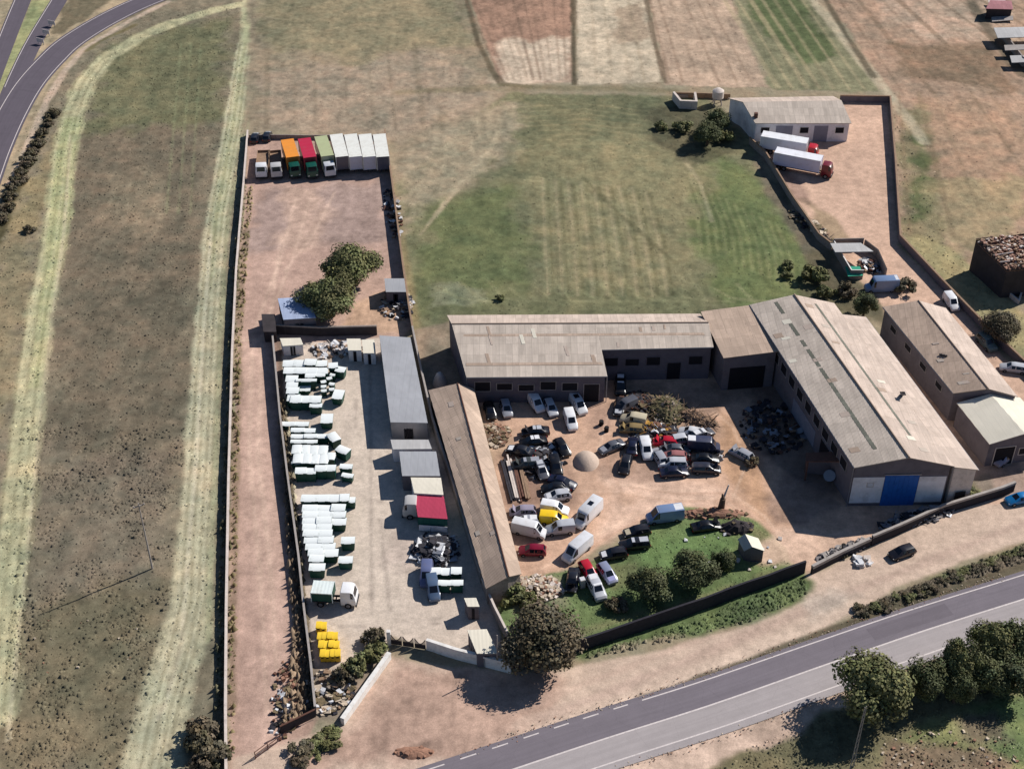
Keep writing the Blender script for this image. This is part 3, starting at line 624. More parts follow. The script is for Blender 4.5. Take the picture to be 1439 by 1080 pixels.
# A. long north wing of the U-shaped works
rA0, rA1 = G(634.7, 455, 7.6), G(996, 453, 7.7)
bA0, bA1 = G(628, 442.6, 6.5), G(984, 440.5, 6.6)
def on_slope(p_ridge, dirv, d, drop): return Vector((p_ridge.x + dirv.x * d, p_ridge.y + dirv.y * d, p_ridge.z - drop))
fA0, fA1 = G(655.5, 530, 5.4), G(853.6, 528.5, 5.4)
sA0, sA1 = G(845.5, 491.3, 6.5), G(1003, 487.5, 6.6)
A = wempty('long_workshop', G(740, 540), 0, 'long workshop with a stepped fibre cement roof closing the far side of the scrap yard', 'workshop')
def f(mb):
    slab(mb, [rA0, rA1, bA1, bA0], .12, M['fibre_w'])
    slab(mb, [sA0, sA1, rA1, rA0.lerp(rA1, .558)], .12, M['fibre'])
    slab(mb, [fA0, fA1, sA0, rA0.lerp(rA1, .558), rA0], .12, M['fibre'])
part(A, 'roof', f)
part(A, 'ridge_cap', lambda mb: mb.cyl(rA0 + Vector((0, 0, .02)), rA1 + Vector((0, 0, .02)), .14, .14, M['fibre_d'], 6))
for (x0, x1, t0, t1, tt) in ((655, 990, .02, .97, .40),):
    pass
def rl(mb, P0, P1, Q0, Q1, t, wdt, m):
    """rooflight band laid on a slope, fraction t down from P to Q"""
    a = Vector(P0).lerp(Vector(Q0), t); b = Vector(P1).lerp(Vector(Q1), t); a2 = Vector(P0).lerp(Vector(Q0), t + wdt); b2 = Vector(P1).lerp(Vector(Q1), t + wdt)
    up = Vector((0, 0, .03)); slab(mb, [a2 + up, b2 + up, b + up, a + up], .05, m)
part(A, 'rooflight', lambda mb: rl(mb, rA0.lerp(rA1, .06), rA0.lerp(rA1, .95), G(645, 490, 6.5), sA1, .42, .10, M['fibre_d']))
part(A, 'rooflight', lambda mb: rl(mb, rA0.lerp(rA1, .05), rA0.lerp(rA1, .52), fA0, fA1, .74, .05, M['fibre_d']))
wq = []
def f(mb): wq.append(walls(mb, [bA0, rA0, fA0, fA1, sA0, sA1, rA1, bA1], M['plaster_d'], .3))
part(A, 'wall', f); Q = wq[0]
a, b = Q[2], Q[3]
for k in range(6):
    t = .05 + k * .16
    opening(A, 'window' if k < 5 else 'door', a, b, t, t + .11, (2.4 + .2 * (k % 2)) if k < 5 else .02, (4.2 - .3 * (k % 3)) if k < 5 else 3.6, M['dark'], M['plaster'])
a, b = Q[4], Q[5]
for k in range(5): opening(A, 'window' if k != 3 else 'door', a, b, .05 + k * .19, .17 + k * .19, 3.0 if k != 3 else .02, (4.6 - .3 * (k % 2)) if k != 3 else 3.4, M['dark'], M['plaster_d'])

# B. lower link between the wing and the great hall
B = wempty('link_building', G(1040, 520), 0, 'square building linking the long workshop to the great hall in the inner corner', 'building')
Bt = [G(1017, 503, 6.8), G(1095, 493.4, 7.3), G(1055, 428.5, 7.7), G(985, 437.5, 7.6)]
part(B, 'roof', lambda mb: slab(mb, Bt, .12, M['fibre_d']))
part(B, 'wall', lambda mb: walls(mb, Bt, M['render_g'], .3))
def f(mb):
    a, b = Bt[0], Bt[1]; on_wall(mb, a, b, .15, .8, .02, 4.4, M['dark'], -.26, .04)
part(B, 'door', f)
part(B, 'buttress', lambda mb: mb.box((*G(1024, 540)[:2], 2.2), (2.2, 1.2, 4.4), M['render_g'], .2))

# C. great hall
h_e, h_r = 7.8, 9.6
cL0, cL1 = G(1053.5, 428, h_e), G(1201, 657, h_e)
cR0, cR1 = G(1117, 415.5, h_r), G(1279, 645, h_r)
cE1 = G(1342, 655, h_e); cE0 = cE1 + (cR0 - cR1); cE0.z = h_e
_l = (Vector((cE1.x - cL1.x, cE1.y - cL1.y, 0))).normalized(); _k = Vector((cR1.x - cL1.x, cR1.y - cL1.y, 0)).dot(_l)
_new = Vector((cL1.x + _l.x * _k, cL1.y + _l.y * _k, h_r)); cR0 = cR0 + (_new - cR1); cR1 = _new
Cc = wempty('great_hall', G(1265, 711), 0, 'great hall with a pitched roof and a blue sliding door between white panels', 'warehouse')
def f(mb):
    slab(mb, [cL1, cR1, cR0, cL0][::1], .14, M['fibre'])
    slab(mb, [cR1, cE1, cE0, cR0], .14, M['fibre_w'])
part(Cc, 'roof', f)
part(Cc, 'ridge_cap', lambda mb: mb.cyl(cR0 + Vector((0, 0, .03)), cR1 + Vector((0, 0, .03)), .18, .18, M['fibre_d'], 6))
for (p0, p1) in ((.02, .10), (.17, .25), (.28, .32), (.34, .45), (.46, .93)):
    part(Cc, 'rooflight', lambda mb: rl(mb, cR0.lerp(cR1, p0), cR0.lerp(cR1, p1), cL0.lerp(cL1, p0), cL0.lerp(cL1, p1), .42, .075, M['skylight']))
part(Cc, 'rooflight', lambda mb: rl(mb, cR0.lerp(cR1, .04), cR0.lerp(cR1, .86), cE0.lerp(cE1, .04), cE0.lerp(cE1, .86), .40, .06, M['skylight']))
part(Cc, 'chimney', lambda mb: (mb.cyl(G(1269, 553, 8.0), G(1269, 553, 8.9), .3, .3, M['dark'], 10), mb.box((*G(1269, 553, 8.9)[:2], 8.95), (.8, .8, .1), M['tarp'])))
wq = []
part(Cc, 'wall', lambda mb: wq.append(walls(mb, [cL0, cL1, cR1, cE1, cE0, cR0], M['render_g'], .35)))
Q = wq[0]; a, b = Q[1], Vector((Q[3].x, Q[3].y, 0))
a = Vector((a.x, a.y, 0))
opening(Cc, 'panel', a, b, .0, .33, .6, 5.6, M['plaster_w'], label='white panel left of the blue door'); opening(Cc, 'panel', a, b, .70, .985, .6, 5.6, M['plaster_w'], label='white panel right of the blue door')
dr = opening(Cc, 'sliding_door', a, b, .335, .695, .02, 6.0, M['bluedoor'])
def f(mb):
    for k in range(7): on_wall(mb, a, b, .34 + k * .0505, .343 + k * .0505, .1, 5.9, M['bluedoor'], .09, .04)
part(dr, 'rib', f)
part(dr, 'rail', lambda mb: on_wall(mb, a, b, .32, .71, 6.02, 6.2, M['steel'], .16, .12))
opening(Cc, 'window', a, b, .16, .22, 3.8, 4.5, M['dark'], M['coping'])
aw, bw = Q[0], Q[1]
for k in range(9):
    opening(Cc, 'window', aw, bw, .25 + k * .08, .30 + k * .08, 4.6, 6.3, M['dark'], M['plaster'])
opening(Cc, 'wall_panel', aw, bw, .47, .68, .4, 3.4, M['shutter']); opening(Cc, 'wall_panel', aw, bw, .73, .80, .02, 3.8, M['dark'])
# its lean-to
E0 = cE0.lerp(cE1, .12)
lt = wempty('lean_to_shed', G(1350, 690), 0, 'low side aisle roof built along the right flank of the great hall', 'shed')
Lf1 = G(1376, 660, 6.3); Lb1 = G(1217, 445, 6.3); Lb0 = G(1182, 440.5, 7.45)
Lt = [cE1 + Vector((.02, .05, -.2)), Lf1, Lb1, Lb0 + Vector((0, 0, -.1))]
part(lt, 'roof', lambda mb: slab(mb, Lt, .12, M['fibre_w']))
part(lt, 'wall', lambda mb: walls(mb, Lt, M['coping'], .25))
opening(lt, 'door', Lt[0], Lt[1], .3, .7, .02, 2.4, M['dark'])

# D. second long hall and its cream front bay
dL0, dL1 = G(1241, 431, 5.6), G(1340, 552.5, 5.6)
dR0, dR1 = G(1291, 422, 7.0), G(1389.5, 546, 7.0)
dE1 = G(1431, 557, 5.6); dE0 = dE1 + (dR0 - dR1); dE0.z = 5.6
D = wempty('side_hall', G(1350, 600), 0, 'narrower grey roofed hall parallel to the great hall on its right', 'warehouse')
def f(mb): slab(mb, [dL1, dR1, dR0, dL0], .12, M['fibre_d']); slab(mb, [dR1, dE1, dE0, dR0], .12, M['fibre_w'])
part(D, 'roof', f)
part(D, 'ridge_cap', lambda mb: mb.cyl(dR0, dR1, .14, .14, M['fibre_d'], 6))
wq = []; part(D, 'wall', lambda mb: wq.append(walls(mb, [dL0, dL1, dR1, dE1, dE0, dR0], M['render_g'], .25))); Q = wq[0]
for k in range(4): opening(D, 'window', Q[0], Q[1], .12 + k * .22, .2 + k * .22, 3.2, 4.2, M['dark'], M['plaster'])
vents(D, dL0.lerp(dR0, .45).lerp(dL1.lerp(dR1, .45), .6), dL0.lerp(dR0, .6).lerp(dL1.lerp(dR1, .6), .63), 3, M['dark'])
eL0, eL1 = G(1345, 566, 4.6), G(1391, 624, 4.6); eR0, eR1 = G(1392, 553, 5.9), G(1441, 609, 5.9)
eE0 = eR0 * 2 - eL0; eE0.z = 4.6; eE1 = eR1 * 2 - eL1; eE1.z = 4.6
E = wempty('front_bay', G(1400, 650), 0, 'cream roofed shed butted against the front end of the narrower long hall', 'shed')
def f(mb): slab(mb, [eL1, eR1, eR0, eL0], .1, M['cream_sheet'], M['coping']); slab(mb, [eR1, eE1, eE0, eR0], .1, M['cream_sheet'], M['coping'])
part(E, 'roof', f)
wq = []; part(E, 'wall', lambda mb: wq.append(walls(mb, [eL0, eL1, eR1, eE1, eE0, eR0], M['render_g'], .2))); Q = wq[0]
opening(E, 'door', Q[1], Q[3], .12, .42, .02, 3.4, M['dark'], M['coping']); opening(E, 'window', Q[1], Q[3], .5, .62, 1.6, 2.8, M['dark'], M['coping'])

# F. long narrow shed between the two yards
gL0, gL1 = G(602, 548, 3.3), G(683, 827, 3.3); gR0, gR1 = G(643, 538.5, 4.6), G(715, 810, 4.6); gE0, gE1 = G(666, 546, 3.4), G(733, 806, 3.4)
F = wempty('narrow_shed', G(705, 840), 0, 'long narrow brown roofed shed dividing the container yard from the scrap yard', 'shed')
def f(mb): slab(mb, [gL1, gR1, gR0, gL0], .1, M['fibre_d']); slab(mb, [gR1, gE1, gE0, gR0], .1, M['fibre_d'])
part(F, 'roof', f); part(F, 'ridge_cap', lambda mb: mb.cyl(gR0, gR1, .12, .12, M['rust'], 6))
wq = []; part(F, 'wall', lambda mb: wq.append(walls(mb, [gL0, gL1, gR1, gE1, gE0, gR0], M['block'], .2))); Q = wq[0]
opening(F, 'door', Q[1], Q[3], .2, .5, .02, 2.4, M['dark'], M['block'])
for k in range(5): opening(F, 'window', Q[4], Q[3], .1 + k * .18, .16 + k * .18, 1.2, 2.2, M['dark'])

# repair sheets and gutters
_rr = random.Random(21)
def patches(root, P0, P1, Q0, Q1, n, mats):
    for k in range(n):
        a = _rr.uniform(.03, .93); t = _rr.uniform(.05, .8); wd_ = _rr.uniform(.012, .03)
        part(root, 'repair_sheet', lambda mb: rl(mb, P0.lerp(P1, a), P0.lerp(P1, a + wd_), Q0.lerp(Q1, a), Q0.lerp(Q1, a + wd_), t, min(.18, .95 - t), mats[k % len(mats)]))
patches(A, rA0, rA0.lerp(rA1, .54), fA0, fA1, 7, [M['fibre_d'], M['cream_sheet'], M['fibre_w']]); patches(A, rA0.lerp(rA1, .57), rA1, sA0, sA1, 4, [M['fibre_d'], M['fibre_w']])
patches(Cc, cR0, cR1, cL0, cL1, 9, [M['fibre_d'], M['fibre_w'], M['cream_sheet']]); patches(Cc, cR0, cR1, cE0, cE1, 8, [M['fibre_d'], M['fibre'], M['cream_sheet']])
patches(D, dR0, dR1, dL0, dL1, 5, [M['fibre'], M['fibre_w']]); patches(F, gR0, gR1, gL0, gL1, 4, [M['fibre'], M['fibre_w']])
def gutter(root, a, b, r_=.09):
    dz = Vector((0, 0, -.1)); part(root, 'gutter', lambda mb: mb.cyl(a + dz, b + dz, r_, r_, M['steel'], 6))
gutter(A, fA0, fA1); gutter(A, sA0, sA1); gutter(Cc, cL0, cL1); gutter(D, dL0, dL1); gutter(lt, Lf1, Lb1)
for root, p in ((A, fA0), (A, fA1), (Cc, cL1), (Cc, cE1)): part(root, 'downpipe', lambda mb: mb.cyl((p.x, p.y + .28, 0), (p.x, p.y + .28, p.z - .15), .07, .07, M['steel'], 6))
# J. white building in the far enclosure
jb0, jb1 = G(1023, 137.5, 4.6), G(1171, 134.8, 4.6); jr0, jr1 = G(1044, 143, 6.0), G(1183, 141, 6.0); jf0, jf1 = G(1061.5, 173, 4.4), G(1197, 173, 4.4)
J = wempty('white_depot', G(1125, 205), 0, 'white walled depot with a mottled grey roof and two roller doors in the far enclosure', 'building')
def f(mb): slab(mb, [jr0, jr1, jb1, jb0], .12, M['fibre_w']); slab(mb, [jf0, jf1, jr1, jr0], .12, M['fibre'])
part(J, 'roof', f)
wq = []; part(J, 'wall', lambda mb: wq.append(walls(mb, [jb0, jr0, jf0, jf1, jr1, jb1], M['plaster_w'], .3))); Q = wq[0]; a, b = Q[2], Q[3]
for t in (.06, .48, .86): opening(J, 'window', a, b, t, t + .09, 2.0, 3.3, M['dark'], M['white_wall'])
for t, u in ((.22, .40), (.63, .78)): opening(J, 'roller_door', a, b, t, u, .02, 3.7, M['shutter'], M['plaster_w'])
part(J, 'chimney', lambda mb: mb.box((*G(1062, 167, 4.4)[:2], 5.0), (.7, .7, 1.6), M['rust']))

# portable cabins and containers: a box with ribs, a roof and doors
def cabin(name, px, z, roofm, wallm, label, cat, group=None, pitch=0.0, door=True, ribs=True):
    """px = the four roof corners in the photo (front-left, front-right, back-right, back-left) at height z"""
    T = [G(x, y, z) for x, y in px]
    for p in T[2:]: p.z += pitch
    c = sum((Vector(p) for p in T), Vector()) / 4
    r = empty(name, (c.x, c.y, 0), 0, label, cat, group)
    T = [p - Vector((c.x, c.y, 0)) for p in T]
    part(r, 'roof', lambda mb: slab(mb, T, .08, roofm))
    qs = []
    def wf(mb):
        q_ = walls(mb, T, wallm, .08, .08, .0); qs.append(q_)
    part(r, 'wall', wf); q_ = qs[0]
    if ribs:
        def rf(mb):
            for i in range(4):
                a_, b_ = q_[i], q_[(i + 1) % 4]; L_ = (b_ - a_).length; n = max(2, int(L_ / 0.9))
                for k in range(n): t = (k + .3) / n; on_wall(mb, a_, b_, t, t + .25 / n, .1, min(a_.z, b_.z) - .05, wallm, .05, .05)
        part(r, 'rib', rf)
    if door:
        opening(r, 'door', q_[0], q_[1], .35, .6, .05, min(2.1, z - .3), M['dark'])
    return r
cabin('container_shed', [(548.5, 593, ), (601, 594), (576.6, 474), (533, 471)], 3.4, M['grey_sheet'], M['steel'], 'long grey flat roofed shed beside the narrow shed in the container yard', 'shed')
cabin('office_cabin', [(552, 631), (607, 630.5), (602, 617.5), (548.7, 617.5)], 2.6, M['pale_sheet'], M['plaster_w'], 'narrow pale roofed cabin just in front of the long grey shed', 'cabin')
cabin('storage_cabin', [(565, 668.4), (618.5, 668.4), (612.8, 634), (561, 634)], 3.0, M['grey_sheet'], M['render_g'], 'square grey roofed cabin between the narrow pale cabin and the white one', 'cabin')
cabin('site_cabin', [(582, 692.5), (623.2, 695), (619.6, 671), (577, 670.5)], 3.0, M['cream_sheet'], M['plaster_w'], 'white roofed cabin behind the red roofed one', 'cabin')
rc = cabin('site_cabin', [(587, 726), (629, 729), (623.5, 697), (582.3, 694)], 2.7, M['red_sheet'], M['cab_g'], 'red roofed cabin with a green front in the container yard', 'cabin', door=False)
def f(mb):
    a, b = G(587, 727, 2.7), G(629, 730, 2.7); a = a - Vector(rc.location); b = b - Vector(rc.location); on_wall(mb, a, b, .02, .98, .2, 1.3, M['plaster_w'], .06, .05)
part(rc, 'front_panel', f, label='white strip along the foot of the front')
cabin('portable_office', [(670, 918), (700.5, 918), (684, 883.5), (656.5, 885)], 2.7, M['cream_sheet'], M['render_g'], 'pale flat roofed cabin in the front corner of the container yard by the gate wall', 'cabin')
cabin('hut', [(657, 852), (674, 852), (669, 839.5), (652, 840)], 2.6, M['cream_sheet'], M['render_g'], 'small white roofed hut in the shade of the narrow shed', 'hut')
cabin('blue_roofed_shed', [(398, 449), (444, 446), (431, 417), (390, 419)], 3.2, M['blue_sheet'], M['render_g'], 'pale blue roofed shed in the shade of the two big trees', 'shed')
cabin('garden_shed', [(542, 410), (570.5, 410), (568, 391), (540, 391)], 2.6, M['grey_sheet'], M['render_g'], 'small grey roofed shed against the east wall near the two big trees', 'shed')
cabin('cream_cabin', [(489, 492), (508, 492), (506.5, 475.6), (487, 475.6)], 2.4, M['cream_sheet'], M['plaster_w'], 'left one of the two cream roofed cabins at the top of the container yard', 'cabin', 'cream roofed cabins')
cabin('cream_cabin', [(510, 496), (528, 496), (526, 477), (508.5, 477)], 2.4, M['cream_sheet'], M['plaster_w'], 'right one of the two cream roofed cabins at the top of the container yard', 'cabin', 'cream roofed cabins')
cabin('white_container', [(397, 486), (426, 484), (422, 474.5), (393, 475)], 2.2, M['cream_sheet'], M['plaster_w'], 'low white topped container at the top left corner of the container yard', 'container')
cabin('dark_container', [(370, 466), (388, 466), (386, 441), (367, 441)], 2.2, M['tarp'], M['tarp'], 'dark low container beside the pale blue roofed shed', 'container', door=False)

# gabled hut on the lawn
r0, r1 = G(1047.5, 750, 3.0), G(1057, 768, 3.0); l0, l1 = G(1037, 757, 1.9), G(1046, 774, 1.9); e0, e1 = G(1066, 756, 2.3), G(1075, 774, 2.3)
hu = wempty('lawn_hut', G(1058, 782), 0, 'small gabled hut with one white roof slope standing on the lawn', 'hut')
def f(mb): slab(mb, [l1, r1, r0, l0], .08, M['pale_sheet']); slab(mb, [r1, e1, e0, r0], .08, M['cream_sheet'])
part(hu, 'roof', f); wq = []; part(hu, 'wall', lambda mb: wq.append(walls(mb, [l0, l1, r1, e1, e0, r0], M['render_g'], .12)))
opening(hu, 'door', wq[0][1], wq[0][3], .35, .65, .02, 1.5, M['dark'])

# lean-to canopy at the hall corner
cn = wempty('scrap_canopy', G(1165, 670), 0, 'brown roofed canopy by the left front corner of the great hall', 'canopy')
Ct = [G(1133, 648, 3.8), G(1200, 648, 5.2), G(1200, 633, 5.2), G(1133, 636, 3.8)]
part(cn, 'roof', lambda mb: slab(mb, Ct, .15, M['rust']))
for p in (Ct[0], Ct[3]): part(cn, 'post', lambda mb: mb.box((p.x + .3, p.y, 1.85), (.2, .2, 3.75), M['rust']))
part(cn, 'wall', lambda mb: mb.prism([(Ct[3].x + .3, Ct[3].y - .2, 0), (Ct[2].x - .3, Ct[2].y - .2, 0), (Ct[2].x - .3, Ct[2].y, 0), (Ct[3].x + .3, Ct[3].y, 0)], [(Ct[3].x + .3, Ct[3].y - .2, 3.6), (Ct[2].x - .3, Ct[2].y - .2, 4.9), (Ct[2].x - .3, Ct[2].y, 4.9), (Ct[3].x + .3, Ct[3].y, 3.6)], M['render_g']))
part(cn, 'barrel', lambda mb: mb.cyl(G(1166, 668, 0), G(1166, 668, 1.6), .9, .9, M['steel'], 14))

# M. open pen with a half roof and a green sheet, by the far enclosure
pn = wempty('open_pen', G(1205, 385), 0, 'roofless pen with a pale half roof and a green sheet beside the lane', 'pen')
pw = [G(1174, 354, 2.4), G(1195, 387, 2.4), G(1232, 386, 2.4), G(1229, 353, 2.4), G(1210, 341.5, 2.4), G(1168, 342, 2.4)]
part(pn, 'half_roof', lambda mb: slab(mb, [G(1174, 354, 2.6), G(1228, 353, 2.6), G(1210, 341, 2.6), G(1167, 341.5, 2.6)], .12, M['pale_sheet']))
def wall_run(mb, pts, h, th, m, cm=None, cap=0.0, z0=-.15, hv=0.0):
    """solid wall along points on the ground, with corners mitred"""
    P = [Vector((p[0], p[1], 0)) for p in pts]; n = len(P); Lp = []; Rp = []
    for i in range(n):
        d0 = (P[i] - P[i - 1]).normalized() if i else (P[1] - P[0]).normalized(); d1 = (P[i + 1] - P[i]).normalized() if i < n - 1 else d0
        nn = Vector((-d0.y - d1.y, d0.x + d1.x, 0)); nn = nn / max(nn.length_squared / 2, .4)
        Lp.append(P[i] + nn * th / 2); Rp.append(P[i] - nn * th / 2)
    hh = [h + (random.uniform(-hv, hv) if hv else 0) for _ in range(n)]
    for i in range(n - 1):
        a, b, c, d = Lp[i], Lp[i + 1], Rp[i + 1], Rp[i]; h0, h1 = hh[i], hh[i + 1]
        mb.face([(a.x, a.y, z0), (b.x, b.y, z0), (b.x, b.y, h1), (a.x, a.y, h0)][::-1], m); mb.face([(d.x, d.y, z0), (c.x, c.y, z0), (c.x, c.y, h1), (d.x, d.y, h0)], m)
        mb.face([(a.x, a.y, h0), (b.x, b.y, h1), (c.x, c.y, h1), (d.x, d.y, h0)][::-1], cm or m)
    for i in (0, n - 1): mb.face([(Lp[i].x, Lp[i].y, z0), (Rp[i].x, Rp[i].y, z0), (Rp[i].x, Rp[i].y, hh[i]), (Lp[i].x, Lp[i].y, hh[i])], m)
part(pn, 'wall', lambda mb: wall_run(mb, [G(1170, 350), G(1195, 392), G(1212, 392)], 2.0, .2, M['block'], M['white_wall']))
part(pn, 'wall', lambda mb: wall_run(mb, [G(1214, 349), G(1232, 362), G(1244, 390)], 1.8, .25, M['block'], M['tarp'], hv=.2))
part(pn, 'back_wall', lambda mb: wall_run(mb, [G(1170, 350), G(1212, 349)], 2.3, .2, M['block']))
part(pn, 'green_sheet', lambda mb: slab(mb, [G(1192, 388, 1.2), G(1213, 387, 1.2), G(1209, 374, 1.5), G(1188, 374, 1.5)], .06, mat('green_sheet', (34, 150, 118), rough=.6)))

M['brick'] = mat('brick_rubble', (150, 116, 100), var=.3, scale=2, dirt=(110, 84, 74))
# N. ruined brick building, far right
rn = wempty('ruined_building', G(1400, 410), 0, 'dark walled ruin with brick rubble and bare roof beams at the right edge', 'ruin')
n0, n1, n2, n3 = G(1372, 337, 6.4), G(1416, 379, 6.0), G(1480, 372, 6.2), G(1440, 328, 6.6)
part(rn, 'wall', lambda mb: walls(mb, [n0, n1, n2, n3], M['tarp'], .0, .0))
def f(mb):
    rs = random.Random(5)
    for i in range(420):
        a, b = rs.random(), rs.random(); p = n0.lerp(n1, a).lerp(n3.lerp(n2, a), b * .95 + .02); s_ = rs.uniform(.2, .7)
        m = M['brick'] if rs.random() < .5 else (M['coping'] if rs.random() < .4 else M['wood'])
        mb.box((p.x, p.y, p.z - .1 + rs.uniform(0, .6)), (s_, s_ * .6, s_ * .5), m, rs.uniform(0, 3))
part(rn, 'rubble', f)
def f(mb):
    rs = random.Random(9)
    for i in range(9):
        a = i / 9; p = n0.lerp(n1, a) + Vector((rs.uniform(-.3, .3), 0, .2)); q_ = p + Vector((rs.uniform(1.5, 4), rs.uniform(-.5, 1.5), rs.uniform(.1, .6))); mb.cyl(p, q_, .14, .12, M['coping'] if i % 2 else M['wood'], 5)
part(rn, 'beam', f)
part(rn, 'floor_slab', lambda mb: slab(mb, [n0 - Vector((0, 0, .3)), n1 - Vector((0, 0, .3)), n2 - Vector((0, 0, .3)), n3 - Vector((0, 0, .3))], .2, M['brick']))
r2 = wempty('ruined_building', G(1430, 60), 0, 'collapsed shed with grey slabs and white roof sheets at the top right corner', 'ruin')
if 1:
    for (x, y, w_, d_, m, zz) in ((1432, 45, 11, 5, M['pale_sheet'], 2.6), (1436, 66, 8, 2.2, M['concrete'], 2.2), (1445, 82, 8, 3, M['pale_sheet'], 2.0), (1402, 6, 4, 5, M['coping'], 1.0), (1408, 26, 5, 2, M['concrete'], .6)):
        p = G(x, y, zz); part(r2, 'roof_sheet', lambda mb: slab(mb, [p + Vector((-w_ / 2, -d_ / 2, -.3)), p + Vector((w_ / 2, -d_ / 2, .1)), p + Vector((w_ / 2 + .5, d_ / 2, .3)), p + Vector((-w_ / 2 + .3, d_ / 2, 0))], .15, m))

part(r2, 'wall', lambda mb: wall_run(mb, [G(1408, 52), G(1424, 74), G(1436, 92), G(1470, 104)], 2.0, .3, M['block'], hv=.3))
r3 = wempty('red_shed', G(1410, 18), 0, 'small shed with a dull red roof behind the collapsed one at the top right corner', 'shed')
T3 = [G(1386, 12, 2.6), G(1424, 13, 2.6), G(1422, 1, 2.9), G(1392, 0, 2.9)]
part(r3, 'roof', lambda mb: slab(mb, T3, .12, roof_mat('dull_red_sheet', (170, 118, 122), moss=(130, 100, 96))))
part(r3, 'wall', lambda mb: walls(mb, T3, M['tarp'], .2))

# O. water tank and rubble ruin near the far depot
tk = wempty('water_tank', G(1008, 146), 0, 'round pale water tank on a stand beside the far depot', 'water tank')
c0 = G(1008, 146)
part(tk, 'tank', lambda mb: (mb.cyl((c0.x, c0.y, 1.6), (c0.x, c0.y, 3.2), 1.25, 1.25, M['coping'], 18), mb.cyl((c0.x, c0.y, 3.2), (c0.x, c0.y, 3.75), 1.25, .5, M['coping'], 18)), 40)
for k in range(4):
    a = math.pi / 4 + k * math.pi / 2; part(tk, 'leg', lambda mb: mb.cyl((c0.x + math.cos(a) * 1.2, c0.y + math.sin(a) * 1.2, -.1), (c0.x + math.cos(a) * .9, c0.y + math.sin(a) * .9, 1.6), .14, .12, M['concrete'], 6))
ru = wempty('roofless_hut', G(964, 152), 0, 'roofless stone hut with broken tan walls at the far edge of the green field', 'ruin')
part(ru, 'wall', lambda mb: wall_run(mb, [G(946, 140), G(956, 152), G(978, 153), G(976, 140)], 1.7, .5, M['coping'], hv=.35))
part(ru, 'fallen_wall', lambda mb: wall_run(mb, [G(950, 137), G(975, 136)], .8, .5, M['block'], hv=.2))

# ---------------------------------------------------------------- boundary walls and fences
def fence(px, h, th, m, cm, label, cat='wall', name='boundary_wall', step=4.0, hv=.06, posts=None, world=False):
    P = px if world else [G(a, b) for a, b in px]
    fine_p = [P[0]]
    for a, b in zip(P[:-1], P[1:]):
        n = max(1, int((b - a).length / step))
        for k in range(1, n + 1): fine_p.append(a.lerp(b, k / n))
    r = empty(name, P[0], 0, label, cat)
    off = [p - P[0] for p in fine_p]
    part(r, 'wall', lambda mb: wall_run(mb, off, h, th, m, None, hv=hv))
    if cm:
        up = [Vector((p.x, p.y, 0)) for p in off]
        def f(mb): wall_run(mb, up, h + .1 + hv, th + .1, cm, z0=h - .02 - hv)
        part(r, 'coping', f)
    if posts:
        for i, p in enumerate(off[::posts]):
            part(r, 'post', lambda mb: mb.box((p.x, p.y, (h + .25) / 2), (th + .16, th + .16, h + .25), m))
    return r
fence([(348.5, 190), (343, 260), (337, 330), (332.5, 385), (327, 500), (322, 680), (319, 860), (318, 1000), (319, 1100)], 1.15, .22, M['block'], M['coping'], 'long low wall with a pale coping down the left side of the dirt plot')
fence([(350, 195), (541, 196)], 1.0, .2, M['block'], None, 'wall behind the parked trailers at the top of the dirt plot')
fence([(541, 192), (546, 225), (556, 300), (567, 385), (575, 440), (580, 470)], 1.7, .2, M['block'], M['wood'], 'brown wall between the dirt plot and the green field')
fence([(580, 472), (592, 530), (608, 600), (640, 700), (676, 820)], 2.0, .2, M['block'], M['concrete'], 'wall running behind the cabins along the narrow shed')
fence([(678, 826), (695, 865), (716, 907)], 1.8, .2, M['block'], M['coping'], 'pale topped wall from the end of the narrow shed towards the big front tree')
fence([(384, 481), (394.4, 591), (405, 677), (420.5, 790), (428, 862), (438, 943), (444, 1004)], 1.5, .2, M['render_g'], M['concrete'], 'long wall down the left side of the container yard')
fence([(372, 468), (450, 472), (530, 470)], 1.8, .2, M['tarp'], M['block'], 'dark wall across the plot behind the two cream roofed cabins')
fence([(481.5, 1018), (547.5, 925)], 1.1, .5, M['white_wall'], M['white_wall'], 'low thick whitewashed wall slanting beside the forecourt')
fence([(600, 912), (640, 925), (718, 945)], 1.8, .35, M['white_wall'], M['white_wall'], 'white wall in the shade along the front of the container yard')
fence([(1385, 392), (1410, 410), (1431, 427), (1436, 412)], .9, .3, M['coping'], None, 'low pale wall curving round the foot of the brick ruin')
# arched gate
ag = empty('arched_gate', G(547, 905), 0, 'metal yard gate with scalloped top rails at the head of the forecourt', 'gate')
ga, gb = G(549, 905), G(599, 913)
part(ag, "gate_post", lambda mb: mb.box((0, 0, 1.3), (.5, .5, 2.6), M["white_wall"]))
def lp(p): return Vector((p.x - ag.location.x, p.y - ag.location.y, p.z))
for k in range(3):
    def f(mb):
        a = lp(ga.lerp(gb, k / 3 + .02)); b = lp(ga.lerp(gb, (k + 1) / 3 - .02)); n = 12
        for i in range(n + 1):
            t = i / n; p = a.lerp(b, t); hh = 1.9 - .9 * math.sin(math.pi * t); mb.cyl((p.x, p.y, .1), (p.x, p.y, hh), .05, .05, M['tarp'], 4)
            if i < n:
                q_ = a.lerp(b, (i + 1) / n); h2 = 1.9 - .9 * math.sin(math.pi * (i + 1) / n); mb.cyl((p.x, p.y, hh), (q_.x, q_.y, h2), .06, .06, M['tarp'], 4)
        mb.cyl((a.x, a.y, .2), (b.x, b.y, .2), .06, .06, M['tarp'], 4); on_wall(mb, a, b, 0, 1, .15, .95, M['tarp'], .02, .03)
    part(ag, 'gate_leaf', f)
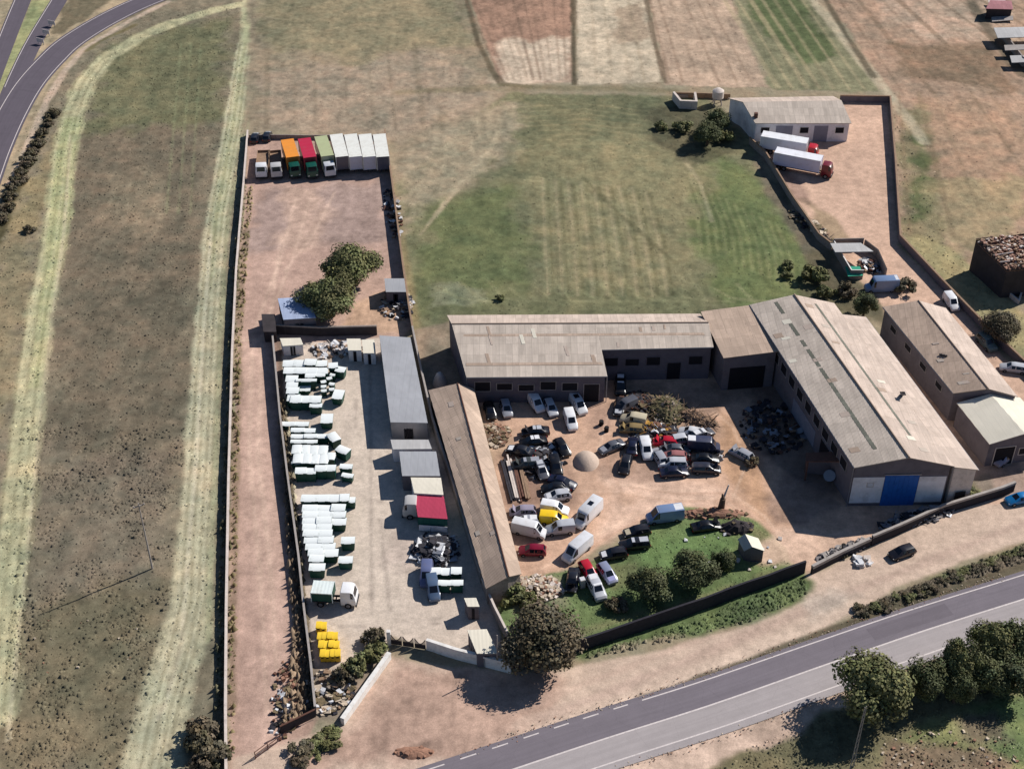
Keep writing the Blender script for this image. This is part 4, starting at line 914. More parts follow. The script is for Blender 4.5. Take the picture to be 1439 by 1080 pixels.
fence([(720, 944), (760, 932), (815, 914), (880, 893), (960, 866), (1050, 833), (1130, 805)], 2.3, .3, M['darkwall'], None, 'curving shaded wall along the front edge of the lawn', step=3, hv=.12)
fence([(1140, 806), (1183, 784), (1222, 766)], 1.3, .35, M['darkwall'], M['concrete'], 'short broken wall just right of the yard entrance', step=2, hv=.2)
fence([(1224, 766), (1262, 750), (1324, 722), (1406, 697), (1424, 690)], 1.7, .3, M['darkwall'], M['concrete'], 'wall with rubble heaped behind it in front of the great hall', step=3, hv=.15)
fence([(950, 136), (1026, 139)], 1.2, .25, M['wood'], None, 'brown wall behind the roofless stone hut')
fence([(1180, 143), (1250, 144), (1257, 230), (1264, 340), (1324, 404), (1380, 462), (1439, 518), (1500, 575)], 1.5, .25, M['render_g'], M['wood'], 'long dark wall round the far enclosure and down the right side of the lane')
fence([(1053, 202), (1075, 222), (1112, 283), (1150, 338), (1168, 352)], 1.5, .2, M['block'], M['wood'], 'wall between the green field and the far enclosure')
# barred gate low in the forecourt
bg_ = empty('barrier_gate', G(359, 1066), 0, 'long rusty swing gate across the dirt track at the bottom of the photo', 'gate')
def f(mb):
    a = G(395, 1033) - bg_.location; b = G(444, 1009) - bg_.location
    on_wall(mb, a, b, 0, 1, .3, 1.7, M['tarp'], .02, .06); mb.cyl((a.x, a.y, 1.75), (b.x, b.y, 1.75), .12, .12, M['rust'], 6)
part(bg_, 'gate_leaf', f)
def f(mb):
    a = G(359, 1066) - bg_.location; b = G(394, 1040) - bg_.location
    for z in (.3, .8, 1.3): mb.cyl((a.x, a.y, z), (b.x, b.y, z), .06, .06, M['rust'], 5)
    for t in (0, .5, 1): p = a.lerp(b, t); mb.cyl((p.x, p.y, 0), (p.x, p.y, 1.4), .06, .06, M['rust'], 5)
part(bg_, 'rail', f)

# utility poles
def pole(px, py, h, label, crossbar=True, m=None, r=.14, lattice=False):
    m = m or M['wood']; p = G(px, py); rt = empty('utility_pole', p, 0.5, label, 'utility pole')
    if lattice:
        part(rt, 'mast', lambda mb: (mb.cyl((-.28, 0, -.1), (-.12, 0, h), .07, .05, m, 6), mb.cyl((.28, 0, -.1), (.12, 0, h), .07, .05, m, 6)))
        part(rt, 'brace', lambda mb: [mb.cyl((-.28 + .16 * k / 12, 0, h * k / 12), (.28 - .16 * (k + 1) / 12, 0, h * (k + 1) / 12), .03, .03, m, 4) for k in range(12)])
    else: part(rt, 'mast', lambda mb: mb.cyl((0, 0, -.1), (0, 0, h), r, r * .6, m, 8))
    if crossbar:
        part(rt, 'crossarm', lambda mb: mb.box((0, 0, h - .5), (1.6, .12, .12), m))
        for s_ in (-.7, 0, .7): part(rt, 'insulator', lambda mb: mb.cyl((s_, 0, h - .44), (s_, 0, h - .2), .07, .05, M['coping'], 6))
    return rt
pole(214, 799, 12.5, 'wooden utility pole standing alone in the left field', m=M['concrete'], r=.13)
pole(1197, 1079, 11.5, 'pale lattice pole in front of the roadside trees at the bottom right', crossbar=False, m=M['concrete'], lattice=True)
pole(699, 940, 6.5, 'thin post standing by the white wall next to the big front tree', crossbar=False, m=M['concrete'], r=.12)
# ---------------------------------------------------------------- vehicles
_vm = {}
def cached(key, fn):
    if key not in _vm: _vm[key] = fn()
    return _vm[key]
def ring(st):
    x, wl, zb, zt, wt = st; zb = min(zb, zt - .02)
    h_ = [(wl * .90, .24), (wl, .46), (wl, zb), (wt, zt - .05), (wt * .82, zt)]
    return [Vector((x, y, z)) for y, z in h_] + [Vector((x, -y, z)) for y, z in h_[::-1]]
def body_mesh(name, sts, m):
    mb = MB(); R = [ring(s_) for s_ in sts]
    for a, b in zip(R[:-1], R[1:]):
        for i in range(10): j = (i + 1) % 10; mb.face([a[i], a[j], b[j], b[i]], m)
    mb.face(R[0][::-1], m); mb.face(R[-1], m)
    return mb.mesh(name, smooth=38)
def pane(mb, q, m, k=.90, off=.012):
    c = sum(q, Vector()) / 4; n = (q[1] - q[0]).cross(q[3] - q[0])
    if n.length < 1e-6: return
    n.normalize(); q = [c + (p - c) * k + n * off for p in q]; mb.face(q, m)
SHAPES = {
 'hatch': dict(st=[(-1.98, .78, .60, .72, .70), (-1.90, .83, .84, .98, .70), (-1.58, .85, .90, 1.40, .60), (-.3, .86, .89, 1.47, .62), (.35, .86, .88, 1.43, .60), (1.02, .85, .84, .94, .72), (1.72, .82, .70, .78, .66), (1.98, .74, .50, .60, .60)], ws=(4, 5), rw=(1, 2), sw=(2, 4), wx=(1.25, -1.25), r=.30),
 'sedan': dict(st=[(-2.22, .76, .60, .72, .68), (-2.12, .83, .82, .93, .70), (-1.45, .86, .90, .98, .72), (-.95, .87, .90, 1.38, .58), (-.1, .87, .90, 1.43, .60), (.45, .87, .88, 1.39, .58), (1.12, .86, .84, .93, .72), (1.95, .82, .68, .78, .66), (2.22, .74, .50, .60, .60)], ws=(5, 6), rw=(2, 3), sw=(3, 5), wx=(1.38, -1.38), r=.31),
 'estate': dict(st=[(-2.25, .80, .62, .74, .72), (-2.2, .85, .88, 1.0, .72), (-2.0, .86, .92, 1.42, .62), (-.2, .87, .90, 1.49, .62), (.45, .87, .88, 1.44, .60), (1.12, .86, .84, .94, .72), (1.95, .82, .70, .80, .66), (2.22, .74, .50, .60, .60)], ws=(4, 5), rw=(1, 2), sw=(2, 4), wx=(1.38, -1.38), r=.31),
 'suv': dict(st=[(-2.15, .84, .72, .88, .78), (-2.08, .90, 1.0, 1.12, .76), (-1.85, .91, 1.05, 1.68, .68), (-.2, .92, 1.04, 1.76, .70), (.5, .92, 1.02, 1.70, .66), (1.1, .91, .98, 1.10, .78), (1.95, .88, .86, .98, .74), (2.18, .82, .60, .72, .68)], ws=(4, 5), rw=(1, 2), sw=(2, 4), wx=(1.35, -1.35), r=.36),
 'smallvan': dict(st=[(-2.1, .82, .95, 1.66, .72), (-2.04, .86, 1.0, 1.80, .74), (-.2, .87, 1.0, 1.84, .74), (.45, .87, 1.0, 1.74, .68), (1.15, .86, .92, 1.06, .74), (1.85, .82, .78, .88, .68), (2.1, .74, .52, .64, .62)], ws=(3, 4), rw=(0, 1), sw=(2, 3), wx=(1.35, -1.3), r=.31),
 'van': dict(st=[(-2.95, .93, 1.1, 2.30, .84), (-2.88, .98, 1.15, 2.44, .86), (1.05, .99, 1.15, 2.46, .86), (1.35, .98, 1.15, 2.34, .80), (2.15, .96, 1.10, 1.28, .80), (2.7, .92, .92, 1.04, .74), (2.92, .84, .62, .76, .68)], ws=(3, 4), rw=(0, 1), sw=(2, 4), wx=(1.95, -1.75), r=.35),
 'camper': dict(st=[(-3.3, 1.0, 1.2, 2.72, .95), (-3.2, 1.08, 1.3, 2.86, .98), (1.3, 1.08, 1.3, 2.86, .98), (1.75, 1.04, 1.25, 2.55, .90), (2.2, 1.0, 1.15, 1.35, .84), (2.95, .92, .95, 1.08, .76), (3.15, .84, .64, .80, .70)], ws=(3, 4), rw=(0, 1), sw=(2, 3), wx=(2.2, -2.0), r=.36),
}
def wheel_mesh(r, wd=.21):
    def mk():
        mb = MB(); mb.cyl((0, -wd / 2, 0), (0, wd / 2, 0), r, r, M['tyre'], 14); mb.cyl((0, -wd / 2 - .012, 0), (0, wd / 2 + .012, 0), r * .58, r * .58, M['rim'], 10); return mb.mesh('wheel', smooth=40)
    return cached(('wheel', r, wd), mk)
def lampm(m, d=(.06, .32, .13)):
    def mk():
        mb = MB(); mb.box((0, 0, 0), d, m); return mb.mesh('headlight')
    return cached(('lamp', m.name, d), mk)
def car(kind, a, b, rgb, label, group=None, cat=None, name=None, hood=None, roof=None, missing_wheels=False, hatch=None, z=0.0, tilt=0.0, sc=1.0, engine=False):
    """a = photo pixel of the nose, b = photo pixel of the tail (at bonnet height)"""
    sh = SHAPES[kind]; A, B = G(*a, .7), G(*b, .7); c = (A + B) / 2; rz = math.atan2(A.y - B.y, A.x - B.x)
    nm = name or {'van': 'van', 'smallvan': 'small_van', 'camper': 'motorhome', 'suv': 'off_road_car'}.get(kind, 'parked_car')
    ct = cat or {'van': 'van', 'smallvan': 'van', 'camper': 'motorhome'}.get(kind, 'car')
    r = empty(nm, (c.x, c.y, z), rz, label, ct, group); r.rotation_euler[0] = tilt; r.scale = (sc, min(1, sc * 1.05), min(1, sc * 1.02))
    st = sh['st']; P = paint(rgb)
    put('body', cached((kind, rgb), lambda: body_mesh('body', st, P)), r)
    R = [ring(s_) for s_ in st]
    def ws():
        mb = MB(); i, j = sh['ws']; pane(mb, [R[i][4], R[i][5], R[j][5], R[j][4]], M['glass'], .94); return mb.mesh('windshield')
    def rw():
        mb = MB(); i, j = sh['rw']; pane(mb, [R[i][4], R[i][5], R[j][5], R[j][4]] if kind not in ('van', 'smallvan', 'camper') else [R[0][3] + Vector((-.02, 0, -.1)), R[0][6] + Vector((-.02, 0, -.1)), R[0][7] + Vector((-.02, 0, .15)), R[0][2] + Vector((-.02, 0, .15))][::-1], M['glass'], .85); return mb.mesh('rear_window')
    def sw(sd):
        mb = MB()
        for i in range(sh['sw'][0], sh['sw'][1]):
            p = [R[i][2], R[i + 1][2], R[i + 1][3], R[i][3]] if sd > 0 else [R[i + 1][7], R[i][7], R[i][6], R[i + 1][6]]
            pane(mb, p[::-1], M['glass'], .88)
        return mb.mesh('side_window')
    put('windshield', cached((kind, 'ws'), ws), r); put('rear_window', cached((kind, 'rw'), rw), r)
    put('side_window', cached((kind, 'sw', 1), lambda: sw(1)), r); put('side_window', cached((kind, 'sw', -1), lambda: sw(-1)), r)
    W_ = st[3][1]
    if not missing_wheels:
        for wx in sh['wx']:
            for sy in (1, -1): put('wheel', wheel_mesh(sh['r']), r, (wx, sy * (W_ - .07), sh['r']))
    for sy in (1, -1):
        put('headlight', lampm(M['lamp']), r, (st[-1][0] - .05, sy * .56, st[-1][2] + .04)); put('tail_light', lampm(M['lampr']), r, (st[0][0] + .0, sy * .66, st[0][2] + .08))
    if engine:
        k0 = sh['ws'][1]
        def em():
            mb = MB(); pane(mb, [R[k0][4], R[k0][5], R[k0 + 1][5], R[k0 + 1][4]], M['dark'], .92, .015)
            for (x, y, s_) in ((.2, .1, .3), (.35, -.3, .22), (.15, -.25, .16), (.4, .3, .18)): mb.box((R[k0][4].x + x, y, R[k0][4].z - .02), (s_, s_, .12), M['chassis'])
            return mb.mesh('engine_bay')
        put('engine_bay', cached((kind, 'eng'), em), r)
        def bm_():
            mb = MB(); l_ = (R[k0 + 1][4] - R[k0][4]).length * .95; mb.box((l_ / 2, 0, 0), (l_, 1.2, .05), P); return mb.mesh('bonnet')
        bo = put('bonnet', cached((kind, 'bon', rgb), bm_), r, tuple(R[k0][4] * .0 + Vector((R[k0][4].x + .05, 0, R[k0][4].z + .06)))); bo.rotation_euler = (0, -.95, 0)
    if hood and not engine:  # sun glint on the bonnet, painted as a pale panel
        i, j = sh['ws'][1], sh['ws'][1] + 1
        def hm():
            mb = MB(); pane(mb, [R[i][4], R[i][5], R[j][5], R[j][4]], paint(hood), .97, .015); return mb.mesh('bonnet')
        put('bonnet', cached((kind, 'hood', hood), hm), r)
    if roof:
        i, j = sh['ws'][0] - 2, sh['ws'][0]
        def rm():
            mb = MB(); pane(mb, [R[i][4], R[i][5], R[j][5], R[j][4]], paint(roof), .97, .04); return mb.mesh('roof_panel')
        put('roof_panel', cached((kind, 'roofp', roof), rm), r)
    if hatch:
        def rm():
            mb = MB(); mb.box((0, 0, st[2][3] + .04), (.9, .8, .1), M['glass']); return mb.mesh('roof_hatch')
        put('roof_hatch', cached((kind, 'hatch'), rm), r, (hatch, 0, 0))
    return r
CABST = [(-1.0, 1.1, 1.6, 2.55, 1.02), (-.9, 1.14, 1.6, 2.72, 1.04), (.35, 1.15, 1.6, 2.76, 1.02), (.75, 1.14, 1.55, 2.55, .98), (1.0, 1.12, 1.45, 1.62, 1.04), (1.08, 1.08, 1.1, 1.3, 1.04)]
def truck(a, b, L_, boxrgb, roofrgb, cabrgb, label, cat='truck', group=None, boxh=2.6, boxw=2.5, bed=None, name='box_truck', cab=True, boxm=None, floor=1.0, gap=.25):
    """a, b = photo pixels of front and back at height 1.5 m; L_ = length of the load body"""
    A, B = G(*a, 1.5), G(*b, 1.5); c = (A + B) / 2; rz = math.atan2(A.y - B.y, A.x - B.x)
    r = empty(name, (c.x, c.y, 0), rz, label, cat, group); tot = L_ + (2.2 + gap if cab else 0); x0 = -tot / 2
    pm = boxm or paint(boxrgb or (90, 90, 90)); rm_ = paint(roofrgb)
    def mesh_of(fn, nm='m', sm=None):
        mb = MB(); fn(mb); return mb.mesh(nm, sm)
    ch = tot - .6 if cab else L_
    put('chassis', mesh_of(lambda mb: (mb.box((x0 + ch / 2, .42, .72), (ch, .18, .28), M['chassis']), mb.box((x0 + ch / 2, -.42, .72), (ch, .18, .28), M['chassis']), [mb.box((x0 + .4 + k * 1.4, 0, .72), (.14, .84, .2), M['chassis']) for k in range(int(ch / 1.4))]), 'chassis'), r)
    if bed is None:
        def bx(mb):
            mb.box((x0 + L_ / 2, 0, floor + boxh / 2), (L_, boxw, boxh), pm)
            for sx in (-1, 1):
                for sy in (-1, 1): mb.box((x0 + L_ / 2 + sx * (L_ / 2), sy * boxw / 2, floor + boxh / 2), (.12, .12, boxh + .06), rm_)
            for sy in (-1, 1): mb.box((x0 + L_ / 2, sy * (boxw / 2 + .01), floor + .06), (L_ - .12, .06, .14), M['chassis'])
        put('cargo_box', mesh_of(bx), r)
        def rf(mb):
            n = 6
            for k in range(n):                                   # sheet sagging slightly between the bows
                xa, xb = x0 + L_ * k / n, x0 + L_ * (k + 1) / n; z = floor + boxh + .035; mz = z - .015; mx = (xa + xb) / 2; w2 = boxw / 2 + .02
                mb.face([(xa, -w2, z), (mx, -w2, mz), (mx, w2, mz), (xa, w2, z)], rm_); mb.face([(mx, -w2, mz), (xb, -w2, z), (xb, w2, z), (mx, w2, mz)], rm_)
            for sy in (-1, 1): mb.box((x0 + L_ / 2, sy * (boxw / 2 + .03), floor + boxh - .04), (L_, .05, .14), rm_)
        put('roof_sheet', mesh_of(rf), r)
        put('rear_door', mesh_of(lambda mb: [mb.box((x0 - .03, s_ * boxw / 4, floor + boxh / 2), (.05, boxw / 2 - .06, boxh - .16), pm) for s_ in (-1, 1)]), r)
    else:
        put('load_bed', mesh_of(lambda mb: (mb.box((x0 + L_ / 2, 0, floor), (L_, boxw, .14), M['wood']), mb.box((x0 + L_ / 2, boxw / 2, floor + .3), (L_, .07, .5), bed), mb.box((x0 + L_ / 2, -boxw / 2, floor + .3), (L_, .07, .5), bed), mb.box((x0 + .04, 0, floor + .3), (.07, boxw, .5), bed), mb.box((x0 + L_, 0, floor + .5), (.08, boxw, .95), bed))), r)
    if cab:
        cx = tot / 2 - 1.1; P = paint(cabrgb)
        cst = [(s_[0], s_[1], s_[2], s_[3], s_[4]) for s_ in CABST]; R = [ring(s_) for s_ in cst]
        co = put('cab', cached(('cab', cabrgb), lambda: body_mesh('cab', cst, P)), r, (cx, 0, .25))
        put('windshield', cached('cabws', lambda: mesh_of(lambda mb: pane(mb, [R[3][4], R[3][5], R[4][5], R[4][4]], M['glass'], .93, .02))), co)
        for sd in (1, -1):
            put('side_window', cached(('cabsw', sd), lambda: mesh_of(lambda mb: pane(mb, ([R[2][2], R[3][2], R[3][3], R[2][3]] if sd > 0 else [R[3][7], R[2][7], R[2][6], R[3][6]])[::-1], M['glass'], .85, .02))), co)
            put('headlight', lampm(M['lamp'], (.06, .34, .2)), co, (1.08, sd * .82, .75))
        put('bumper', cached('bump', lambda: mesh_of(lambda mb: mb.box((0, 0, 0), (.2, 2.3, .35), M['chassis']))), co, (1.08, 0, .3))
    wxs = ([tot / 2 - 1.1] if cab else []) + [x0 + 1.2] + ([x0 + 2.3] if L_ > 7 else []) + ([x0 + 3.4] if L_ > 8.5 and not cab else [])
    for wx in wxs:
        for sy in (1, -1): put('wheel', wheel_mesh(.5, .32), r, (wx, sy * 1.05, .5))
    if not cab:
        for sy in (1, -1): put('landing_leg', cached('lleg', lambda: mesh_of(lambda mb: mb.box((0, 0, .45), (.14, .14, .9), M['chassis']))), r, (tot / 2 - 2, sy * .8, 0))
    return r

W1 = (222, 222, 224); W2 = (206, 206, 208); SI = (150, 152, 160); DK = (30, 31, 38); BK = (20, 20, 24); NV = (24, 28, 50); RD = (176, 26, 46); GY = (84, 86, 94); LG = (182, 184, 190); BG = (196, 184, 158)
T = car
# along the front of the long workshop
T('hatch', (691, 585), (686, 568), BK, 'black hatchback at the left end of the row in the workshop shade')
T('hatch', (714, 582), (709, 564), SI, 'grey hatchback next to the black one in the workshop shade')
T('smallvan', (763, 580), (743, 552), W1, 'white small van pointing out of the workshop shade')
T('hatch', (779, 583), (769, 561), LG, 'light grey hatchback between the white small van and the pickup')
T('smallvan', (822, 582), (804, 556), W2, 'white pickup sized van slanting out of the workshop shade beside the gravel', name='pickup_van', hatch=-.9)
T('smallvan', (806, 603), (798, 578), W1, 'white high roofed van parked alone in front of the workshop row')
# left group of wrecks
T('sedan', (734, 606), (771, 604), DK, 'dark saloon with a pale roof and open bonnet just below the workshop row', roof=LG, engine=True)
T('sedan', (731, 621), (768, 617), BK, 'black saloon with a white roof panel in the left wreck group', roof=W1)
T('sedan', (715, 629), (748, 636), DK, 'dark saloon with a white glint painted on the bonnet in the left wreck group', hood=W1)
T('hatch', (798, 640), (782, 616), BK, 'black hatchback slanting alone right of the left wreck group')
T('estate', (722, 652), (757, 649), (66, 70, 70), 'olive grey estate car with a silver roof beside the scrap planks', roof=SI, engine=True)
T('hatch', (766, 672), (756, 648), GY, 'silver grey hatchback nose down in the middle of the left wreck group', roof=LG)
T('suv', (784, 669), (777, 641), BK, 'black off road car with bright lamps in the left wreck group')
T('sedan', (808, 682), (773, 671), NV, 'navy blue saloon at the right edge of the left wreck group', tilt=.03)
T('sedan', (762, 686), (800, 684), BK, 'black saloon tucked under the navy blue one')
T('hatch', (766, 698), (802, 693), LG, 'silver hatchback just above the white and yellow vans', hood=W1)
T('smallvan', (800, 718), (760, 711), W1, 'white van half hidden behind the yellow van')
T('hatch', (717, 718), (752, 717), (150, 142, 158), 'lilac grey hatchback next to the narrow shed, left of the yellow van', engine=True)
T('hatch', (722, 733), (757, 731), SI, 'silver hatchback between the lilac grey car and the long white van', roof=W1)
T('smallvan', (799, 731), (758, 727), (232, 190, 28), 'bright yellow van in the scrap yard')
T('van', (768, 750), (720, 739), W2, sc=.86, label= 'long dirty white van pointing right beside the narrow shed')
T('smallvan', (768, 744), (806, 740), LG, 'light grey small van just left of the motorhome nose')
T('hatch', (728, 772), (768, 773), (120, 20, 44), 'burgundy hatchback alone by the end of the narrow shed')
T('camper', (808, 742), (843, 706), W1, sc=.86, label= 'white motorhome with a dark roof hatch slanting across the yard', hatch=-.9)
T('van', (793, 788), (829, 757), W1, sc=.9, label= 'clean white van slanting at the upper edge of the lawn')
T('sedan', (802, 831), (808, 797), DK, 'dark blue saloon left of the red car on the lawn edge', engine=True)
T('hatch', (835, 815), (819, 788), RD, 'red hatchback parked nose down on the lawn edge')
T('hatch', (862, 817), (845, 792), (128, 134, 158), 'blue grey hatchback right of the red car on the lawn edge', hood=(150, 152, 190))
T('suv', (844, 838), (832, 814), LG, 'light grey off road car just below the red hatchback', roof=W1)
T('hatch', (844, 780), (880, 775), DK, 'dark hatchback with a painted bonnet glint, lowest of the three by the lawn corner', hood=W1)
T('estate', (874, 765), (909, 762), DK, 'dark estate with a pale roof in the lawn corner, below the other dark car', roof=LG)
T('hatch', (876, 749), (914, 743), DK, 'dark hatchback with a cream glint painted on the bonnet just below the blue sided van', hood=BG)
T('van', (911, 728), (957, 722), (120, 142, 178), sc=.92, label= 'van with a white roof and blue sides at the top of the lawn', roof=W1)
# right group
T('suv', (872, 553), (872, 531), BK, 'black off road car with a white roof in the shade right of the workshop step', roof=W1)
T('sedan', (868, 583), (874, 558), DK, 'dark saloon with a pale glint painted on the bonnet below the black off road car', hood=LG)
T('smallvan', (864, 577), (893, 563), GY, 'grey van among the dark cars at the upper left of the right wreck group')
T('smallvan', (874, 586), (906, 592), BG, 'cream pickup sized wreck with pale panels in the right wreck group', name='pickup_wreck')
T('hatch', (873, 600), (903, 602), (136, 116, 78), 'ochre car wreck below the cream one', missing_wheels=True, engine=True, z=-.12)
T('sedan', (845, 633), (874, 621), GY, 'dark grey saloon slanting beside the gravel heap', hood=SI)
T('sedan', (890, 612), (888, 640), NV, 'dark navy saloon left of the white box van')
T('hatch', (876, 664), (882, 640), DK, 'charcoal hatchback lowest left of the right wreck group')
T('smallvan', (911, 643), (905, 619), W1, 'white box van in the middle of the right wreck group')
T('hatch', (921, 618), (950, 621), RD, 'red hatchback near the scrap heap', missing_wheels=True, engine=True, z=-.1)
T('sedan', (930, 630), (966, 631), GY, 'grey saloon squeezed between the red and the faded pink car', engine=True)
T('hatch', (922, 634), (930, 646), SI, 'short silver car stub left of the faded pink car', missing_wheels=True)
T('hatch', (932, 640), (962, 641), (158, 104, 102), 'faded pink hatchback in the right wreck group')
T('estate', (926, 650), (964, 650), LG, 'silver white estate in the front rank of the right wreck group', hood=W1)
T('sedan', (967, 661), (928, 664), NV, 'navy saloon closest to the camera in the right wreck group')
T('hatch', (956, 604), (986, 609), W2, 'white hatchback behind the big white roofed van')
T('hatch', (974, 614), (946, 618), LG, 'pale hatchback left of the big white roofed van')
T('hatch', (996, 606), (979, 612), GY, 'grey hatchback right behind the big white roofed van', roof=W1)
T('van', (1013, 628), (965, 625), (52, 56, 78), sc=.88, label= 'big van with a white roof and dark blue sides in the right wreck group', roof=W1)
T('sedan', (1010, 644), (972, 643), BK, 'black saloon directly below the big white roofed van')
T('estate', (1012, 658), (974, 657), (44, 45, 56), 'charcoal estate at the lower right corner of the right wreck group', engine=True)
T('hatch', (1034, 632), (1050, 640), SI, 'lone silver wreck on the track right of the wreck groups', missing_wheels=True, z=-.15, tilt=.06, engine=True)
T('sedan', (1010, 735), (975, 740), BK, 'black low wreck on the lawn edge right of the blue sided van', missing_wheels=True, z=-.15, engine=True)
# elsewhere
T('hatch', (1251, 781), (1285, 769), (34, 34, 42), 'black hatchback parked alone on the dirt track outside the front wall')
T('hatch', (1398, 652), (1424, 634), (132, 134, 156), 'pale blue grey car in the shade of the cream roofed shed')
T('sedan', (1416, 703), (1452, 696), (22, 110, 168), 'bright blue car at the right edge by the front wall')
T('smallvan', (1347, 438), (1328, 411), W1, 'white small van against the lane wall beyond the narrow long hall')
T('suv', (1398, 492), (1376, 470), (98, 112, 108), 'greenish grey off road car against the lane wall')
T('estate', (1410, 514), (1440, 518), LG, 'light silver estate at the right edge of the lane')
T('camper', (1214, 404), (1262, 402), (120, 142, 176), sc=.9, label= 'pale blue motorhome with a white roof by the open pen', roof=W1)
T('hatch', (360, 186), (356, 199), DK, 'left one of two small cars at the top left corner of the plot', roof=None, hood=LG)
T('hatch', (377, 184), (373, 197), DK, 'right one of two small cars at the top left corner of the plot', hood=LG)
T('smallvan', (598, 818), (600, 796), (96, 104, 140), 'blue grey small van beside the green containers by the narrow shed')
T('smallvan', (611, 842), (606, 812), (78, 96, 122), 'slate blue van in front of the green containers by the narrow shed')
# trucks at the top of the plot
truck((366, 250), (371, 205), 7.2, None, W1, W1, 'white cab flatbed lorry at the left end of the trailer row', bed=M['wood'], name='flatbed_lorry')
truck((389, 250), (385, 205), 7.2, None, W1, (190, 188, 186), 'greyish cab flatbed lorry, second from the left in the trailer row', bed=M['wood'], name='flatbed_lorry')
truck((417, 249), (403, 204), 7.6, (150, 96, 40), (232, 146, 50), (16, 78, 66), 'lorry with an orange roof and a green cab', boxh=2.8)
truck((441, 249), (427, 203), 8.2, (120, 30, 48), (186, 40, 66), (16, 78, 66), 'lorry with a crimson roof and a green cab', boxh=2.8)
truck((466, 247), (450, 201), 8.6, (150, 156, 130), (176, 182, 138), (200, 202, 206), 'lorry with a pale green roof and a white cab', boxh=2.9)
for k, (x, lb) in enumerate(((481, 'first from the left of the four white roofed trailers'), (500, 'second from the left of the four white roofed trailers'), (519, 'third from the left of the four white roofed trailers'), (538, 'rightmost of the four white roofed trailers, by the corner wall'))):
    truck((x + 1 - k * .0, 236), (x - 8 + k * 1.2, 202), 9.6, (196, 196, 208) if k in (1, 2) else (88, 88, 100), (226, 225, 216), W1, lb, 'trailer', 'white roofed trailers', boxh=2.9, cab=False, name='box_trailer')
# far enclosure
truck((1146, 214), (1074, 202), 9.4, (206, 206, 210), (232, 232, 232), (176, 24, 36), 'white box lorry with a bright red cab, nearer the depot wall', boxh=2.8)
truck((1166, 239), (1093, 225), 9.4, (196, 196, 216), (232, 232, 236), (110, 30, 40), 'white box lorry with a dark red cab, farther from the depot', boxh=2.8)
# container yard
truck((496, 836), (445, 833), 2.9, (16, 74, 62), (220, 228, 224), W1, 'white cab truck carrying a green container in the open yard', boxh=1.7, boxw=2.3, boxm=M['bin_g'], gap=1.0, name='container_truck')
truck((578, 712), (592, 712), .2, BG, BG, (196, 192, 188), 'pale truck cab parked against the red roofed cabin', boxh=.8, boxw=1.6, name='tractor_unit', gap=1.6)

# ---------------------------------------------------------------- waste containers
def bin_meshes(m, lidm, w_, d_, h_):
    def body():
        mb = MB(); mb.box((0, 0, .14 + (h_ - .3) / 2), (w_, d_, h_ - .3), m, taper=.86)
        for k in (-.3, 0, .3): mb.box((k * w_, 0, .14 + (h_ - .3) / 2), (.07, d_ + .05, h_ - .4), m, taper=.9)
        mb.box((0, 0, h_ - .19), (w_ + .08, d_ + .08, .08), m); return mb.mesh('body')
    def lid():
        mb = MB(); n = 6; P = []
        for i in range(n + 1):
            t = -1 + 2 * i / n; P.append((t * (d_ / 2 + .03), h_ - .12 + .12 * math.sqrt(max(0, 1 - t * t * .92))))
        w2 = w_ / 2 + .03
        for (y0, z0), (y1, z1) in zip(P[:-1], P[1:]): mb.face([(-w2, y0, z0), (w2, y0, z0), (w2, y1, z1), (-w2, y1, z1)], lidm)
        for sx in (-1, 1): mb.face([(sx * w2, y, z) for y, z in (P if sx < 0 else P[::-1])], lidm)
        mb.box((0, -d_ / 2 - .06, h_ - .12), (w_ * .5, .06, .05), lidm); return mb.mesh('lid')
    return cached(('binb', m.name, w_, d_, h_), body), cached(('binl', lidm.name, w_, d_, h_), lid)
def wbin(px, label, group='white lidded green containers', m=None, lidm=None, dims=(1.95, 1.32, 1.7), rz=0.0, z=0.0, name='waste_container', cat='waste container', top=True):
    c = G(px[0], px[1], dims[2] if top else 0)
    r = empty(name, (c.x, c.y, z), rz, label, cat, group)
    k_ = 1.1 if (px[1] < 672 and dims[0] > 1) else 1.0; r.scale = (random.uniform(.97, 1.05) * k_, random.uniform(.97, 1.06) * k_, random.uniform(.9, 1.06)); r.rotation_euler = (random.uniform(-.02, .02), random.uniform(-.02, .02), rz + random.uniform(-.04, .04))
    a, b = bin_meshes(m or M['bin_g'], lidm or M['bin_w'], *dims); put('body', a, r); put('lid', b, r)
    for sx in (-.4, .4):
        put('foot', cached('foot', lambda: (lambda mb: (mb.box((0, 0, .07), (.12, .9, .14), M['chassis']), mb.mesh('foot'))[1])(MB())), r, (sx * dims[0], 0, 0))
    return r
ORD = ['first', 'second', 'third', 'fourth', 'fifth', 'sixth', 'seventh', 'eighth', 'ninth', 'tenth']
NB = 'nearest block of white lidded containers'
for k, x in enumerate((433, 452, 469.5)): wbin((x, 698), 'white lidded green container, %s from left in the back row of the nearest block' % ORD[k], dims=(2.0, 1.5, 1.7))
wbin((484, 698), 'white lidded green container, fourth from left in the back row of the nearest block', dims=(1.4, 1.5, 1.7))
wbin((494.5, 701), 'small white lidded green container closing the right end of the nearest block', dims=(.9, 1.1, 1.5))
rows = [(712.5, 0, 3), (721.5, 0, 3), (730.3, 0, 3), (739.3, .6, 2), (748, 1.2, 2), (756.5, 2.6, 2), (765.5, 5, 2), (774.5, 8.5, 2), (784, 9.8, 1), (796, 10.4, 1)]
